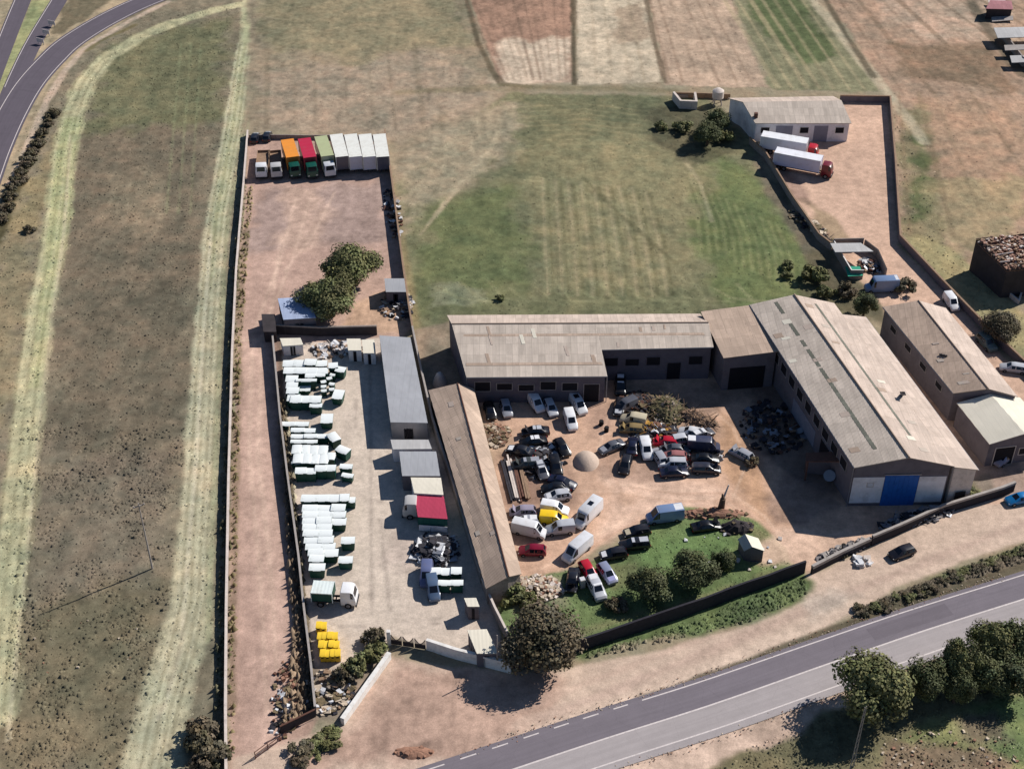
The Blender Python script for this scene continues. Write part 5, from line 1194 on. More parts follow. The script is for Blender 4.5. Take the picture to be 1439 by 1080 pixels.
for i, (y, dx, n) in enumerate(rows):
    for k in range(n):
        side = ('left', 'middle', 'right')[k] if n == 3 else (('left', 'right')[k] if n == 2 else 'only')
        wbin((434.8 + dx + k * 20.3, y), 'white lidded green container, %s column, %s row down in the nearest block' % (side, ORD[i]), rz=random.uniform(-.03, .03), dims=(2.1, 1.40, 1.75))
wbin((489, 758), 'single white lidded green container standing right of the nearest block, upper one', rz=.02)
wbin((485.5, 784.5), 'single white lidded green container standing right of the nearest block, lower one', rz=-.03)
for i in range(2):
    for k in range(4): wbin((417 + k * 12.0 + i * 1.5, 631 + i * 13), 'white lidded container in the middle block, %s row, %s from left' % (('far', 'near')[i], ORD[k]), dims=(1.9, 1.28, 1.7), rz=math.pi / 2)
wbin((464, 640), 'white lidded container sticking out right of the middle block', dims=(1.4, 1.28, 1.6), rz=math.pi / 2)
for k, (x, y) in enumerate(((422, 660), (436, 660), (450, 656.5), (464, 656))): wbin((x, y), 'green fronted white lidded container, %s from left in the row below the middle block' % ORD[k], dims=(1.5, 1.2, 2.0))
for k, x in enumerate((416, 434)): wbin((x + 2, 619), 'white lidded container, %s one of the thin pair just above the middle block' % ('left', 'right')[k], dims=(1.9, .7, 1.5))
for k, x in enumerate((418, 436, 452)): wbin((x, 611), 'white lidded container, %s from left in the row of three above the middle block' % ORD[k], dims=(1.8, .85, 1.6))
for k, x in enumerate((418, 434)): wbin((x, 603), 'white lidded container, %s one of two behind the row of three above the middle block' % ('left', 'right')[k], dims=(1.8, .85, 1.6))
for k, x in enumerate((405, 424)): wbin((x, 594.5), 'low white lidded container, %s one of two hugging the left wall of the container yard' % ('left', 'right')[k], dims=(1.9, .9, 1.3), lidm=M['cream_sheet'] if False else M['bin_w'])
wbin((469, 613.5), 'white lidded container turned askew beside the row of three', rz=-1.0, dims=(1.9, 1.3, 1.7))
wbin((482, 631.5), 'white lidded container, topmost of the three stray ones right of the middle block', rz=-.5, dims=(1.9, 1.3, 1.7))
wbin((486, 654), 'white lidded container, middle one of the three stray ones right of the middle block', rz=-.1, dims=(1.7, .9, 1.5))
wbin((488, 666.5), 'white lidded container, lowest of the three stray ones right of the middle block', rz=-.2, dims=(1.6, .8, 1.3))
for i in range(2):
    for k in range(4): wbin((406 + k * 15 + i * .8, 508.5 + i * 10.5), 'white lidded container at the top of the yard, %s row, %s from left' % (('far', 'near')[i], ORD[k]), dims=(1.75, 1.45, 1.9), rz=random.uniform(-.04, .04))
for k, (x, y, r_) in enumerate(((468, 513, .1), (478, 517, -.2))): wbin((x, y), 'white lidded container leaning out %s of the top rows' % ('just right', 'farthest right')[k], dims=(1.4, 1.3, 1.8), rz=r_)
for k in range(4): wbin((409.5 + k * .9, 530.5 + k * 9), 'white lidded container, left column of the top block, %s from the far end' % ORD[k], dims=(1.7, 1.45, 1.9))
wbin((430, 533.5), 'long white lidded container bridging the hollow of the top block', dims=(2.9, .6, 1.9))
for k in range(2): wbin((423 + k * 9, 543), 'low white lidded container inside the hollow of the top block, %s one' % ('left', 'right')[k], dims=(1.0, 1.9, 1.0))
for k in range(3): wbin((416 + k * 13.5, 560), 'green fronted white lidded container, %s from left in the near row of the top block' % ORD[k], dims=(1.6, 1.5, 1.9))
wbin((443.5, 568.5), 'white lidded container one step in front of the top block', dims=(1.7, .9, 1.7))
wbin((459, 586), 'white lidded container standing turned just in front of the top block', dims=(1.7, 2.0, 1.7), rz=.05)
wbin((475, 553), 'white lidded container with an L shaped shadow right of the top block', dims=(1.5, 2.0, 1.6), rz=-.15)
for k, (x, y) in enumerate(((454, 535.5), (467, 526), (462.5, 530.5), (454.5, 541.5), (455, 547.5), (466, 538), (466, 546))):
    wbin((x, y), ('small white lidded wheeled bin, ' + ('far left', 'far right', 'far centre', 'centre left', 'near left', 'centre right', 'near right')[k] + ' in the huddle beside the hollow'), 'small wheeled bins', dims=(.85, .65, 1.2), rz=random.uniform(-.4, .4), name='wheeled_bin', cat='bin')
for k, x in enumerate((612, 626, 641)): wbin((x, 801), 'white lidded container by the narrow shed, upper row, %s from left' % ORD[k], dims=(1.4, 1.3, 1.7))
for k, x in enumerate((623, 641)): wbin((x + 1, 817.5), 'green fronted white lidded container by the narrow shed, %s one of the lower row' % ('left', 'right')[k], dims=(1.7, 1.0, 1.8))
for k, (x, y) in enumerate(((449, 525), (436, 527.5))): wbin((x, y), 'white lidded container wedged between the top rows and the hollow, %s one' % ('right', 'left')[k], dims=(1.5, .9, 1.7))
for k in range(3): wbin((418 + k * 14.5, 642.5 + 6.5), 'white lidded container, %s from left in the thin row under the middle block' % ORD[k], dims=(1.6, .5, 1.6))
# yellow ones
for i, (y, x0, n) in enumerate(((877, 447.5, 2), (891, 449.5, 4), (903.5, 451.5, 4), (916, 453.5, 4))):
    for k in range(n):
        lb = 'yellow bin, %s in the %s row of the yellow group' % ((('left', 'right') if n == 2 else ('leftmost', 'second from left', 'third from left', 'rightmost'))[k], ('short far', 'second', 'third', 'nearest')[i])
        r = wbin((x0 + k * 6.9, y), lb, 'yellow bins', M['bin_y'], M['bin_y'], (.70, 1.15, 1.45), random.uniform(-.04, .04), name='yellow_bin', cat='bin')
        put('slot', cached('slot', lambda: (lambda mb: (mb.box((0, 0, 0), (.3, .05, .22), M['dark']), mb.mesh('slot'))[1])(MB())), r, (0, -.6, 1.05))
# ---------------------------------------------------------------- trees, bushes, weeds
def leaf_mat(name, rgb):
    m = bpy.data.materials.new(name); m.use_nodes = True; t = m.node_tree; b = t.nodes['Principled BSDF']; c = lin(rgb)
    a = t.nodes.new('ShaderNodeAttribute'); a.attribute_name = 'tint'
    mx = t.nodes.new('ShaderNodeMix'); mx.data_type = 'RGBA'; mx.blend_type = 'MULTIPLY'; mx.inputs['Factor'].default_value = 1; mx.inputs[6].default_value = (*c, 1)
    t.links.new(a.outputs['Color'], mx.inputs[7]); t.links.new(mx.outputs[2], b.inputs['Base Color']); b.inputs['Roughness'].default_value = 0.75; b.inputs['Specular IOR Level'].default_value = 0.2
    return m
LEAF = leaf_mat('foliage', (106, 108, 72)); LEAFB = leaf_mat('dull_foliage', (98, 90, 72)); LEAFD = leaf_mat('dark_foliage', (88, 94, 64)); TUFT = leaf_mat('dry_grass', (255, 255, 255))
def quads_mesh(name, cen, nrm, size, tint, m, seed=0):
    """many small leaves: one quad per centre"""
    rs = np.random.RandomState(seed); n = len(cen); nrm = nrm / np.linalg.norm(nrm, axis=1, keepdims=True)
    r = rs.normal(size=(n, 3)); u = np.cross(nrm, r); u /= np.linalg.norm(u, axis=1, keepdims=True); v = np.cross(nrm, u)
    s = size[:, None]; V = np.stack([cen - u * s - v * s * .6, cen + u * s * .9 - v * s * .7, cen + u * s + v * s * .6, cen - u * s * .8 + v * s * .7], 1).reshape(-1, 3).astype(np.float32)
    me = bpy.data.meshes.new(name); me.vertices.add(4 * n); me.vertices.foreach_set('co', V.ravel()); me.loops.add(4 * n); me.loops.foreach_set('vertex_index', np.arange(4 * n, dtype=np.int32))
    me.polygons.add(n); me.polygons.foreach_set('loop_start', np.arange(0, 4 * n, 4, dtype=np.int32)); me.polygons.foreach_set('loop_total', np.full(n, 4, np.int32)); me.update()
    at = me.color_attributes.new('tint', 'FLOAT_COLOR', 'POINT'); c4 = np.ones((n, 4, 4), np.float32); c4[:, :, :3] = tint[:, None, :]; at.data.foreach_set('color', c4.ravel()); me.materials.append(m); return me
def crown(seed, rx, rz, nclump, per, leaf, m, lo=.3):
    rs = np.random.RandomState(seed); C_, N_, S_, T_ = [], [], [], []
    for k in range(nclump):
        d = rs.normal(size=3); d[2] = abs(d[2]) * .9 - .35; d /= np.linalg.norm(d); f = rs.uniform(.35, .86) ** .6
        lob = 1 + .22 * math.sin(3 * math.atan2(d[1], d[0]) + seed) + .14 * math.sin(5 * math.atan2(d[1], d[0]) + 2.1 * seed) + rs.uniform(-.08, .1); c = d * np.array([rx * lob, rx * lob * rs.uniform(.85, 1.1), rz * (.85 + .15 * lob)]) * f * .84; cr = rs.uniform(.26, .46) * min(rx, rz * 1.3)
        q = rs.normal(size=(per, 3)); q /= np.linalg.norm(q, axis=1, keepdims=True); rad = cr * rs.uniform(.55, 1.08, size=(per, 1))
        C_.append(c + q * rad * np.array([1, 1, .8])); N_.append(q + rs.normal(size=(per, 3)) * .38 + np.array([0, 0, .3])); S_.append(leaf * rs.uniform(.5, 1.2, per))
        base_ = np.array([1, 1, 1]) * rs.uniform(.72, 1.25); base_ = base_ * np.array([rs.uniform(.92, 1.12), 1, rs.uniform(.85, 1.1)])
        T_.append(base_ * rs.uniform(.7, 1.3, size=(per, 1)))
    return quads_mesh('crown', np.concatenate(C_), np.concatenate(N_), np.concatenate(S_), np.concatenate(T_), m, seed)
CR = [crown(k, 1.0, .82, 60, 250, .040, LEAF) for k in range(3)]
CRB = [crown(20 + k, 1.0, .8, 64, 250, .038, LEAFB) for k in range(2)]
CRD = [crown(30 + k, 1.0, .8, 44, 210, .042, LEAFD) for k in range(3)]
BU = [crown(50 + k, 1.0, .72, 16, 110, .085, LEAF) for k in range(3)]; BUB = [crown(60 + k, 1.0, .66, 16, 90, .085, LEAFB) for k in range(3)]
def trunk_mesh(seed):
    rs = random.Random(seed); mb = MB(); mb.cyl((0, 0, -.15), (.05, 0, .32), .075, .05, M['bark'], 9)
    for k in range(6):
        a = k * 1.05 + rs.uniform(-.3, .3); mb.cyl((.05, 0, .30), (math.cos(a) * .2, math.sin(a) * .2, rs.uniform(.5, .6)), .035, .018, M['bark'], 6)
        p = (math.cos(a) * .2, math.sin(a) * .2, .55); mb.cyl(p, (p[0] * 1.25, p[1] * 1.25, .68), .018, .008, M['bark'], 5)
    return mb.mesh('trunk')
TR = [trunk_mesh(k) for k in range(3)]
def tree(px, py, R_, h, label, group=None, kind=CR, name='tree', cat='tree', i=[0]):
    i[0] += 1; k = i[0]; hc = h * .53; p = G(px, py, hc)
    r = empty(name, (p.x, p.y, 0), random.uniform(0, 6.28), label, cat, group)
    t_ = put('trunk', TR[k % 3], r); t_.scale = (R_ * 1.5, R_ * 1.5, h)
    c = put('crown', kind[k % len(kind)], r, (0, 0, hc)); c.scale = (R_, R_, h * .46 / .8)
    return r
def bush(px, py, R_, label, group=None, kind=BU, hk=1.0, name='bush', i=[0]):
    i[0] += 1; k = i[0]; p = G(px, py, R_ * .5 * hk)
    r = empty(name, (p.x, p.y, 0), random.uniform(0, 6.28), label, 'bush', group)
    c = put('foliage', kind[k % len(kind)], r, (0, 0, R_ * .45 * hk)); c.scale = (R_, R_ * random.uniform(.8, 1.1), R_ * hk)
    s_ = put('stem', TR[k % 3], r); s_.scale = (R_ * .7, R_ * .7, R_ * .7)
    return r
tree(492, 374, 5.0, 7.6, 'big dense dark tree, upper one of the two in the dirt plot')
tree(465, 418, 5.0, 7.2, 'big dense dark tree beside the pale blue roofed shed, lower of the two')
tree(764, 900, 5.4, 8.0, 'big brownish tree at the front corner between the lawn and the forecourt', kind=CRB)
tree(1232, 968, 4.9, 8.2, 'large round roadside tree, leftmost across the road')
tree(1302, 952, 3.0, 6.0, 'roadside tree second from the left, between the large round one and the pointed one', kind=CRD)
tree(1350, 930, 2.6, 7.5, 'narrow pointed pale green roadside tree beside the road', kind=CR)
tree(1393, 905, 2.8, 7.0, 'roadside tree standing closest to the asphalt near the right edge', kind=CR)
tree(1428, 905, 3.3, 6.5, 'dark roadside tree cut by the right edge of the photo', kind=CRD)
for k, (x, y, R_) in enumerate(((1385, 948, 3.0), (1424, 952, 3.2), (1346, 966, 2.1), (1404, 928, 2.6))):
    tree(x, y, R_, 5.5, 'dark tree in the clump behind the roadside row, ' + ('middle one', 'right hand one', 'lowest left one', 'topmost one')[k], 'dark trees behind the roadside row', kind=CRD)
tree(1409, 458, 3.3, 5.0, 'round olive tree beside the lane wall at the right edge', kind=CRB)
tree(996, 188, 3.0, 5.0, 'dark spreading tree below the water tank, left of the depot', kind=CRD)
tree(1008, 168, 2.9, 5.5, 'dark tree in front of the water tank', kind=CRD)
tree(1216, 428, 2.2, 4.5, 'dark tree in the gap between the great hall and the narrower hall', kind=CRD)
tree(973, 803, 3.3, 5.2, 'dark tree with ragged crown, larger of the two on the lawn', kind=CRD)
tree(912, 818, 2.9, 5.0, 'dark tree on the lawn, left of the larger ragged one', kind=CRD)
bush(1016, 788, 1.9, 'dark rounded bush between the lawn hut and the ragged tree', kind=CRD, hk=1.2)
bush(868, 850, 1.9, 'low bush on the left part of the lawn', kind=BUB, hk=.8)
bush(703, 418, .9, 'single small dark bush alone in the green field', kind=BU)
bush(1108, 372, 1.3, 'small bush at the lower right corner of the green field, left of two larger', kind=BU)
bush(1146, 383, 2.6, 'wide bush beside the open pen', kind=BU); bush(1106, 386, 1.2, 'low bush left of the wide one by the open pen', kind=BU)
bush(1160, 408, 1.8, 'bush just above the roof of the great hall', kind=BU); bush(1190, 408, 2.2, 'brownish bush between the wide bush and the halls', kind=BUB)
bush(960, 178, 2.0, 'low dark bush below the roofless stone hut', kind=BU); bush(930, 176, 1.6, 'small bush left of the roofless stone hut', kind=BU); bush(1020, 190, 2.2, 'dark bush against the white depot side wall', kind=BU)
bush(1272, 402, 2.4, 'bare brown bush at the nose of the pale blue motorhome', kind=BUB, hk=.8)
bush(526, 893, 1.7, 'pale ragged bush by the arched gate post', kind=BUB, hk=1.2); bush(524, 915, 1.8, 'green bush under the arched gate post', kind=BU)
bush(500, 935, 1.9, 'low spreading bush beside the slanting white wall', kind=BU); bush(482, 950, 1.7, 'dull bush among the rubbish in the corner of the container yard', kind=BUB)
bush(458, 1038, 2.1, 'low leafy bush outside the swing gate, right side', kind=BU, hk=.5); bush(424, 1056, 2.3, 'low leafy bush just below the swing gate', kind=BUB, hk=.5); bush(440, 1049, 1.7, 'dull low bush between the two leafy ones by the swing gate', kind=BU, hk=.45)
bush(283, 1030, 2.6, 'dark bush left of the long low wall, upper one of two', kind=BUB); bush(296, 1062, 2.8, 'dark bush left of the long low wall, bottom one of two', kind=BUB)
bush(722, 832, 2.1, 'dark bush against the end of the narrow shed', kind=BU); bush(745, 846, 1.6, 'smaller dark bush by the stones near the narrow shed', kind=BU)
bush(1360, 690, 1.8, 'green bush at the foot of the great hall beside the lean to', kind=BU, hk=.7); bush(1342, 680, 1.4, 'dark bush tucked under the corner of the great hall', kind=BUB)
bush(1055, 648, 1.2, 'small olive bush at the edge of the dark courtyard', kind=BUB)
bush(1186, 780, .7, 'tiny thorny bush by the broken wall', kind=BUB)
for (x, y) in ((73, 158), (67, 172), (60, 186), (52, 200), (45, 213), (38, 226), (31, 240), (25, 252), (18, 263), (12, 275), (7, 290), (2, 305), (40, 322)):
    bush(x + random.uniform(-2, 2), y, random.uniform(1.4, 2.0), 'low dark bush in the row beside the curved road', 'row of low bushes beside the curved road', kind=BUB, hk=.8)
for k in range(24):
    t = k / 23; x = 1212 + t * 226 + random.uniform(-5, 5); y = 860 - t * 84 + random.uniform(-5, 5)
    bush(x, y, random.uniform(.7, 1.3), 'low scrubby bush in the verge between the dirt track and the road', 'scrub bushes in the road verge', kind=BUB if random.random() < .7 else BU, hk=.6)

# ---- grass and weeds: uncounted small tufts, coloured like the soil they grow in
def scatter(name, label, poly, n, size, hgt, dark=(.55, 1.15), tintm=(1, 1, 1), m=TUFT, seed=1, avoid=False, world=False, clump=None):
    P = poly if world else [G(a, b) for a, b in poly]; rs = np.random.RandomState(seed)
    xs = [p.x for p in P]; ys = [p.y for p in P]; k = 0; C_ = []; T_ = []; S_ = []
    while len(C_) < n and k < n * 12:
        k += 1; x, y = rs.uniform(min(xs), max(xs)), rs.uniform(min(ys), max(ys)); ins = False
        for i in range(len(P)):
            a, b = P[i], P[(i + 1) % len(P)]
            if (a.y > y) != (b.y > y) and x < (b.x - a.x) * (y - a.y) / (b.y - a.y) + a.x: ins = not ins
        if not ins: continue
        if clump is not None and fbm(np.array([x]), np.array([y]), clump, 3)[0] < rs.uniform(.35, .62): continue
        c, am, z = soil_at(x, y)
        if z < -.045: continue
        if avoid and am < .05: continue
        C_.append((x, y, z)); T_.append(c * rs.uniform(*dark) * np.array(tintm)); S_.append(size * (.35 + 1.9 * rs.uniform(0, 1) ** 2.2))
    n = len(C_); C_ = np.array(C_); S_ = np.array(S_); T_ = np.array(T_, np.float32)
    ang = rs.uniform(0, 6.28, n); V = []; 
    for j in range(3):
        a = ang + j * 2.094; V.append(np.stack([C_[:, 0] + np.cos(a) * S_ * .5, C_[:, 1] + np.sin(a) * S_ * .5, C_[:, 2] - .03], 1))
    V.append(np.stack([C_[:, 0] + rs.uniform(-.2, .2, n) * S_, C_[:, 1] + rs.uniform(-.2, .2, n) * S_, C_[:, 2] + hgt * S_ * rs.uniform(.5, 1.4, n)], 1))
    V = np.stack(V, 1).reshape(-1, 3).astype(np.float32); i0 = np.arange(n) * 4
    F = np.stack([np.stack([i0, i0 + 1, i0 + 3], 1), np.stack([i0 + 1, i0 + 2, i0 + 3], 1), np.stack([i0 + 2, i0, i0 + 3], 1)], 1).reshape(-1, 3).astype(np.int32)
    me = bpy.data.meshes.new(name); me.vertices.add(len(V)); me.vertices.foreach_set('co', V.ravel()); me.loops.add(F.size); me.loops.foreach_set('vertex_index', F.ravel())
    me.polygons.add(len(F)); me.polygons.foreach_set('loop_start', np.arange(0, F.size, 3, dtype=np.int32)); me.polygons.foreach_set('loop_total', np.full(len(F), 3, np.int32)); me.update()
    at = me.color_attributes.new('tint', 'FLOAT_COLOR', 'POINT'); c4 = np.ones((n, 4, 4), np.float32); c4[:, :, :3] = T_[:, None, :]; at.data.foreach_set('color', c4.ravel()); me.materials.append(m)
    return tag(put(name, me), label, None, None, 'stuff')
LF = [(-20, 60), (60, 130), (200, 20), (340, 0), (345, 190), (320, 700), (316, 1080), (-20, 1080)]
scatter('grass', 'tufts of dry grass and weeds over the left field', LF, 30000, .34, .28, (.66, 1.15), seed=1, avoid=True)
scatter('weeds', 'darker weed clumps in the near part of the left field', [(30, 600), (262, 600), (240, 860), (180, 1080), (0, 1080)], 5200, .44, .34, (.68, 1.08), seed=2, avoid=True, clump=6)
scatter('grass', 'tufts in the green field behind the long workshop', [(560, 260), (620, 200), (720, 130), (1000, 135), (1060, 210), (1180, 400), (1220, 450), (580, 450)], 13000, .32, .20, (.75, 1.12), seed=3, avoid=True)
scatter('grass', 'dry tufts over the far ploughed fields', [(350, 0), (1439, 0), (1439, 350), (1270, 300), (1250, 130), (700, 125), (560, 200), (350, 185)], 11000, .34, .18, (.75, 1.12), seed=4)
scatter('grass', 'tall grass of the front lawn and its verge', [(700, 850), (730, 812), (800, 800), (870, 770), (905, 735), (960, 714), (1060, 728), (1118, 795), (1136, 830), (1050, 875), (830, 918), (718, 940)], 9000, .26, .28, (.75, 1.25), seed=5, avoid=True)
scatter('weeds', 'coarse weeds along the outside of the shaded front wall', [(820, 920), (960, 878), (1130, 812), (1136, 836), (1050, 874), (960, 896), (830, 925)], 1500, .45, .45, (.65, 1.2), seed=6)
scatter('grass', 'grass and weeds on the ground south of the main road', [(960, 1100), (1060, 1048), (1200, 990), (1439, 900), (1439, 1100)], 7000, .30, .35, (.7, 1.25), seed=7)
scatter('weeds', 'scrub in the verge between the dirt track and the main road', [(1190, 877), (1220, 850), (1439, 765), (1439, 796), (1196, 878)], 2600, .45, .5, (.6, 1.2), seed=8)
scatter('weeds', 'weeds along the yard side of the dirt plot', [(392, 560), (402, 560), (424, 790), (442, 1000), (395, 1030), (412, 900), (405, 760)], 1800, .6, .9, (.5, 1.1), (.9, .95, .8), seed=9)
scatter('weeds', 'weeds at the foot of the long low wall', [(350, 262), (356, 262), (338, 500), (332, 800), (328, 1060), (320, 1060), (322, 700), (334, 385)], 900, .45, .8, (.5, 1.1), (.8, .9, .6), seed=10)
scatter('weeds', 'weeds outside the long low wall', [(340, 262), (346, 262), (325, 500), (318, 800), (317, 1060), (300, 1060), (312, 700), (326, 385)], 1700, .5, .8, (.5, 1.1), (.9, .95, .8), seed=12)
scatter('weeds', 'weeds beside the lane wall at the right', [(1262, 345), (1330, 405), (1439, 512), (1439, 440), (1340, 350), (1270, 170), (1255, 140)], 1300, .35, .3, (.7, 1.15), seed=11)

# ---------------------------------------------------------------- heaps, rubble and odd things
def chunk(mb, c, s_, m, rs, flat=.6):
    v = [Vector((rs.uniform(.6, 1.2) * x, rs.uniform(.5, 1.1) * y, rs.uniform(.5, 1.1) * z * flat)) * s_ / 2 for z in (-1, 1) for (x, y) in ((-1, -1), (1, -1), (1, 1), (-1, 1))]
    R_ = Matrix.Rotation(rs.uniform(0, 6.28), 3, 'Z') @ Matrix.Rotation(rs.uniform(-.5, .5), 3, 'X'); v = [R_ @ p + c for p in v]; mb.prism(v[:4], v[4:], m)
def heap(name, label, px, rx, ry, hh, n, mats, size, rz=0.0, kind='stuff', seed=0, sticks=0, cat=None, core=None):
    rs = random.Random(seed + n); c = G(*px); mb = MB(); ca, sa = math.cos(rz), math.sin(rz)
    if core:
        N_ = 28; rings = []; jt = .02 if n == 0 else .1
        for (f, z) in ((1.0, -.05), (.8, hh * .35), (.5, hh * .72), (.2, hh * .9)): rings.append([Vector(((rx * f * rs.uniform(1 - jt, 1 + jt)) * math.cos(2 * math.pi * k / N_), (ry * f * rs.uniform(1 - jt, 1 + jt)) * math.sin(2 * math.pi * k / N_), z * rs.uniform(1 - jt, 1 + jt))) for k in range(N_)])
        rot = lambda p: (c.x + p.x * ca - p.y * sa, c.y + p.x * sa + p.y * ca, p.z)
        for a, b in zip(rings[:-1], rings[1:]):
            for k in range(N_): j = (k + 1) % N_; mb.face([rot(a[k]), rot(a[j]), rot(b[j]), rot(b[k])], core)
        mb.face([rot(p) for p in rings[-1]], core)
    for k in range(n):
        r_ = math.sqrt(rs.random()); a = rs.uniform(0, 6.28); x, y = rx * r_ * math.cos(a), ry * r_ * math.sin(a); z = hh * (1 - r_ ** 1.3) * rs.uniform(.6, 1) + .05
        P0 = Vector((c.x + x * ca - y * sa, c.y + x * sa + y * ca, z)); q_ = rs.random(); m_ = rs.choice(mats)
        if JU in mats and q_ < .10:
            ax = Vector((rs.uniform(-.4, .4), rs.uniform(-.4, .4), 1)).normalized() * .1; mb.cyl(P0 - ax, P0 + ax, .33, .33, M['tyre'], 10)
        elif JU in mats and q_ < .34: chunk(mb, P0 + Vector((0, 0, .1)), size * rs.uniform(1.2, 2.4), m_, rs, .1)
        else: chunk(mb, P0, size * rs.uniform(.4, 1.5), m_, rs)
    for k in range(sticks):
        r_ = math.sqrt(rs.random()) * .8; a = rs.uniform(0, 6.28); x, y = rx * r_ * math.cos(a), ry * r_ * math.sin(a); p = Vector((c.x + x * ca - y * sa, c.y + x * sa + y * ca, hh * (1 - r_) * .9 + .1))
        d = Vector((rs.uniform(-1, 1), rs.uniform(-1, 1), rs.uniform(-.15, .5))).normalized() * rs.uniform(.8, 2.2); mb.cyl(p, p + d, .05, .04, rs.choice(mats), 4)
    return tag(mb.build(name, smooth=50 if n == 0 else None), label, cat, None, kind)
ST = mat('pale_stone', (188, 172, 152), var=.25, scale=2, dirt=(140, 122, 104)); BR = mat('dry_brushwood', (112, 98, 74), var=.35, scale=2); JU = mat('scrap_dark', (52, 50, 56), var=.4, scale=2); JW = mat('scrap_white', (200, 200, 202), var=.1)
GV = mat('gravel', (186, 166, 150), var=.12, scale=4, bump=.4, bscale=8); DT = mat('earth_heap', (150, 112, 92), var=.2, scale=2, bump=.5); OL = mat('dead_weeds', (92, 86, 60), var=.35, scale=3); OC = mat('scrap_ochre', (170, 130, 60), var=.2)
heap('scrap_heap', 'tangle of dark scrap metal and pale sheets behind the blue grey vans', (612, 775), 3.3, 3.2, 1.7, 230, [JU, JU, JU, M['steel'], JW, M['tarp']], .7, sticks=50, seed=1)
heap('brush_pile', 'heap of dry brushwood and junk at the head of the right wreck group', (937, 578), 3.1, 3.8, 1.7, 420, [BR, BR, OL, OL, M['wood'], JU, ST], .42, sticks=160, seed=2, core=OL)
heap('timber_pile', 'grey brown timber heaped in a long bank behind the right wreck group', (976, 588), 4.2, 1.3, 1.0, 170, [M['wood'], M['tarp'], M['wood']], .4, rz=-.45, sticks=110, seed=3, core=M['wood'])
heap('scrap_heap', 'mixed scrap between the ochre wreck and the red hatchback', (918, 606), 3.8, 2.2, 1.0, 150, [JU, JU, M['rust'], JW, OC, M['tarp']], .6, sticks=20, seed=4)
heap('scrap_heap', 'dark junk between the two black cars at the top of the right wreck group', (895, 566), 3.6, 2.6, .9, 120, [JU, JU, M['rust'], M['tarp'], BR], .6, sticks=16, seed=5)
heap('scrap_heap', 'car parts scattered among the left wreck group', (762, 648), 3.6, 4.6, .7, 150, [JU, JU, M['tarp'], JW, M['steel']], .55, seed=6)
heap('scrap_heap', 'car parts lying between the cars in the front of the right wreck group', (965, 640), 6.0, 2.8, .6, 170, [JU, JU, M['tarp'], JW, M['rust']], .5, seed=16)
heap('stone_heap', 'pile of pale stones below the clean white van', (757, 826), 3.4, 2.4, .7, 240, [ST, ST, M['coping'], DT], .5, rz=-.1, seed=7)
heap('rubble_heap', 'tan rubble and broken boards beside the top of the narrow shed', (694, 612), 2.6, 3.0, .9, 150, [ST, DT, M['wood'], BR], .55, sticks=20, seed=8)
heap('rubble_heap', 'rubble heaped behind the front wall of the great hall', (1290, 728), 6.6, 1.3, 1.2, 210, [M['concrete'], M['plaster'], JU, M['steel']], .6, rz=.36, seed=9, sticks=18)
heap('rubble_heap', 'lower rubble behind the wall near the yard entrance', (1190, 772), 4.8, .9, .9, 110, [M['concrete'], M['plaster'], JU], .5, rz=.42, seed=10)
heap('rubbish', 'pale rubbish strewn in the near corner of the container yard', (462, 972), 3.4, 3.8, .5, 150, [JW, M['wood'], JU, ST, BR], .5, seed=11)
heap('rubbish', 'rubbish at the foot of the east wall inside the dirt plot', (552, 300), 1.6, 9.5, .5, 90, [JW, M['wood'], JU, M['rust']], .5, rz=.16, seed=12)
heap('rubbish', 'rubbish round the small grey roofed shed', (558, 430), 3.0, 4.5, .6, 110, [JW, M['wood'], JU, ST, M['steel']], .55, seed=13, sticks=15)
heap('rubbish', 'scrap lying in the dark courtyard between the link building and the canopy', (1085, 600), 5.0, 6.5, .9, 150, [JU, JU, JU, M['tarp'], M['steel'], M['rust'], M['wood']], .6, seed=14, sticks=25)
heap('rubbish', 'boards and white offcuts at the top of the container yard', (472, 492), 4.4, 2.2, .6, 90, [JW, M['wood'], M['coping'], JU], .7, seed=15, sticks=12)
heap('rubbish', 'junk inside the open pen', (1222, 374), 2.0, 2.6, .8, 80, [JU, M['rust'], M['wood'], JW, M['steel']], .5, seed=17)
heap('rubbish', 'white broken appliance parts on the track outside the front wall', (1211, 789), 1.4, 1.0, .5, 16, [JW, JW, M['coping']], .8, seed=18)
heap('rubbish', 'white scraps left on the lawn', (1040, 775), 9.0, 4.5, .06, 14, [JW, M['coping']], .5, seed=19)
heap('rubbish', 'debris along the wall of the far enclosure', (1140, 318), 1.6, 7.0, .5, 90, [M['wood'], JU, ST, BR], .6, rz=.5, seed=20, sticks=14)
heap('rubbish', 'debris and weeds by the swing gate', (402, 1000), 2.2, 4.5, .4, 90, [JW, M['rust'], BR, JU], .45, seed=21)
heap('rubbish', 'pale litter on the waste ground south of the road', (1340, 1055), 9.0, 3.5, .15, 90, [ST, ST, BR, DT], .3, seed=22)
heap('rubbish', 'small stones scattered in the left field', (120, 905), 9.0, 6.0, .05, 14, [ST, DT], .25, seed=23)
heap('gravel_heap', 'smooth cone of pale gravel between the two wreck groups', (824, 648), 2.0, 2.5, 1.4, 0, [GV], .3, core=GV, kind='stuff', seed=24)
heap('earth_heap', 'low mound of brown earth on the forecourt by the road', (580, 1057), 2.6, 1.0, .4, 10, [DT], .4, core=DT, seed=25)
heap('earth_heap', 'brown earth bank at the top of the lawn beside the black low wreck', (1000, 722), 5.5, 1.1, .8, 60, [DT, BR], .5, core=DT, seed=26)
heap('earth_heap', 'dark mound under a torn tarpaulin beside the lawn hut', (1036, 742), 2.6, 1.5, 1.3, 30, [M['tarp'], BR], .5, core=M['tarp'], seed=27)
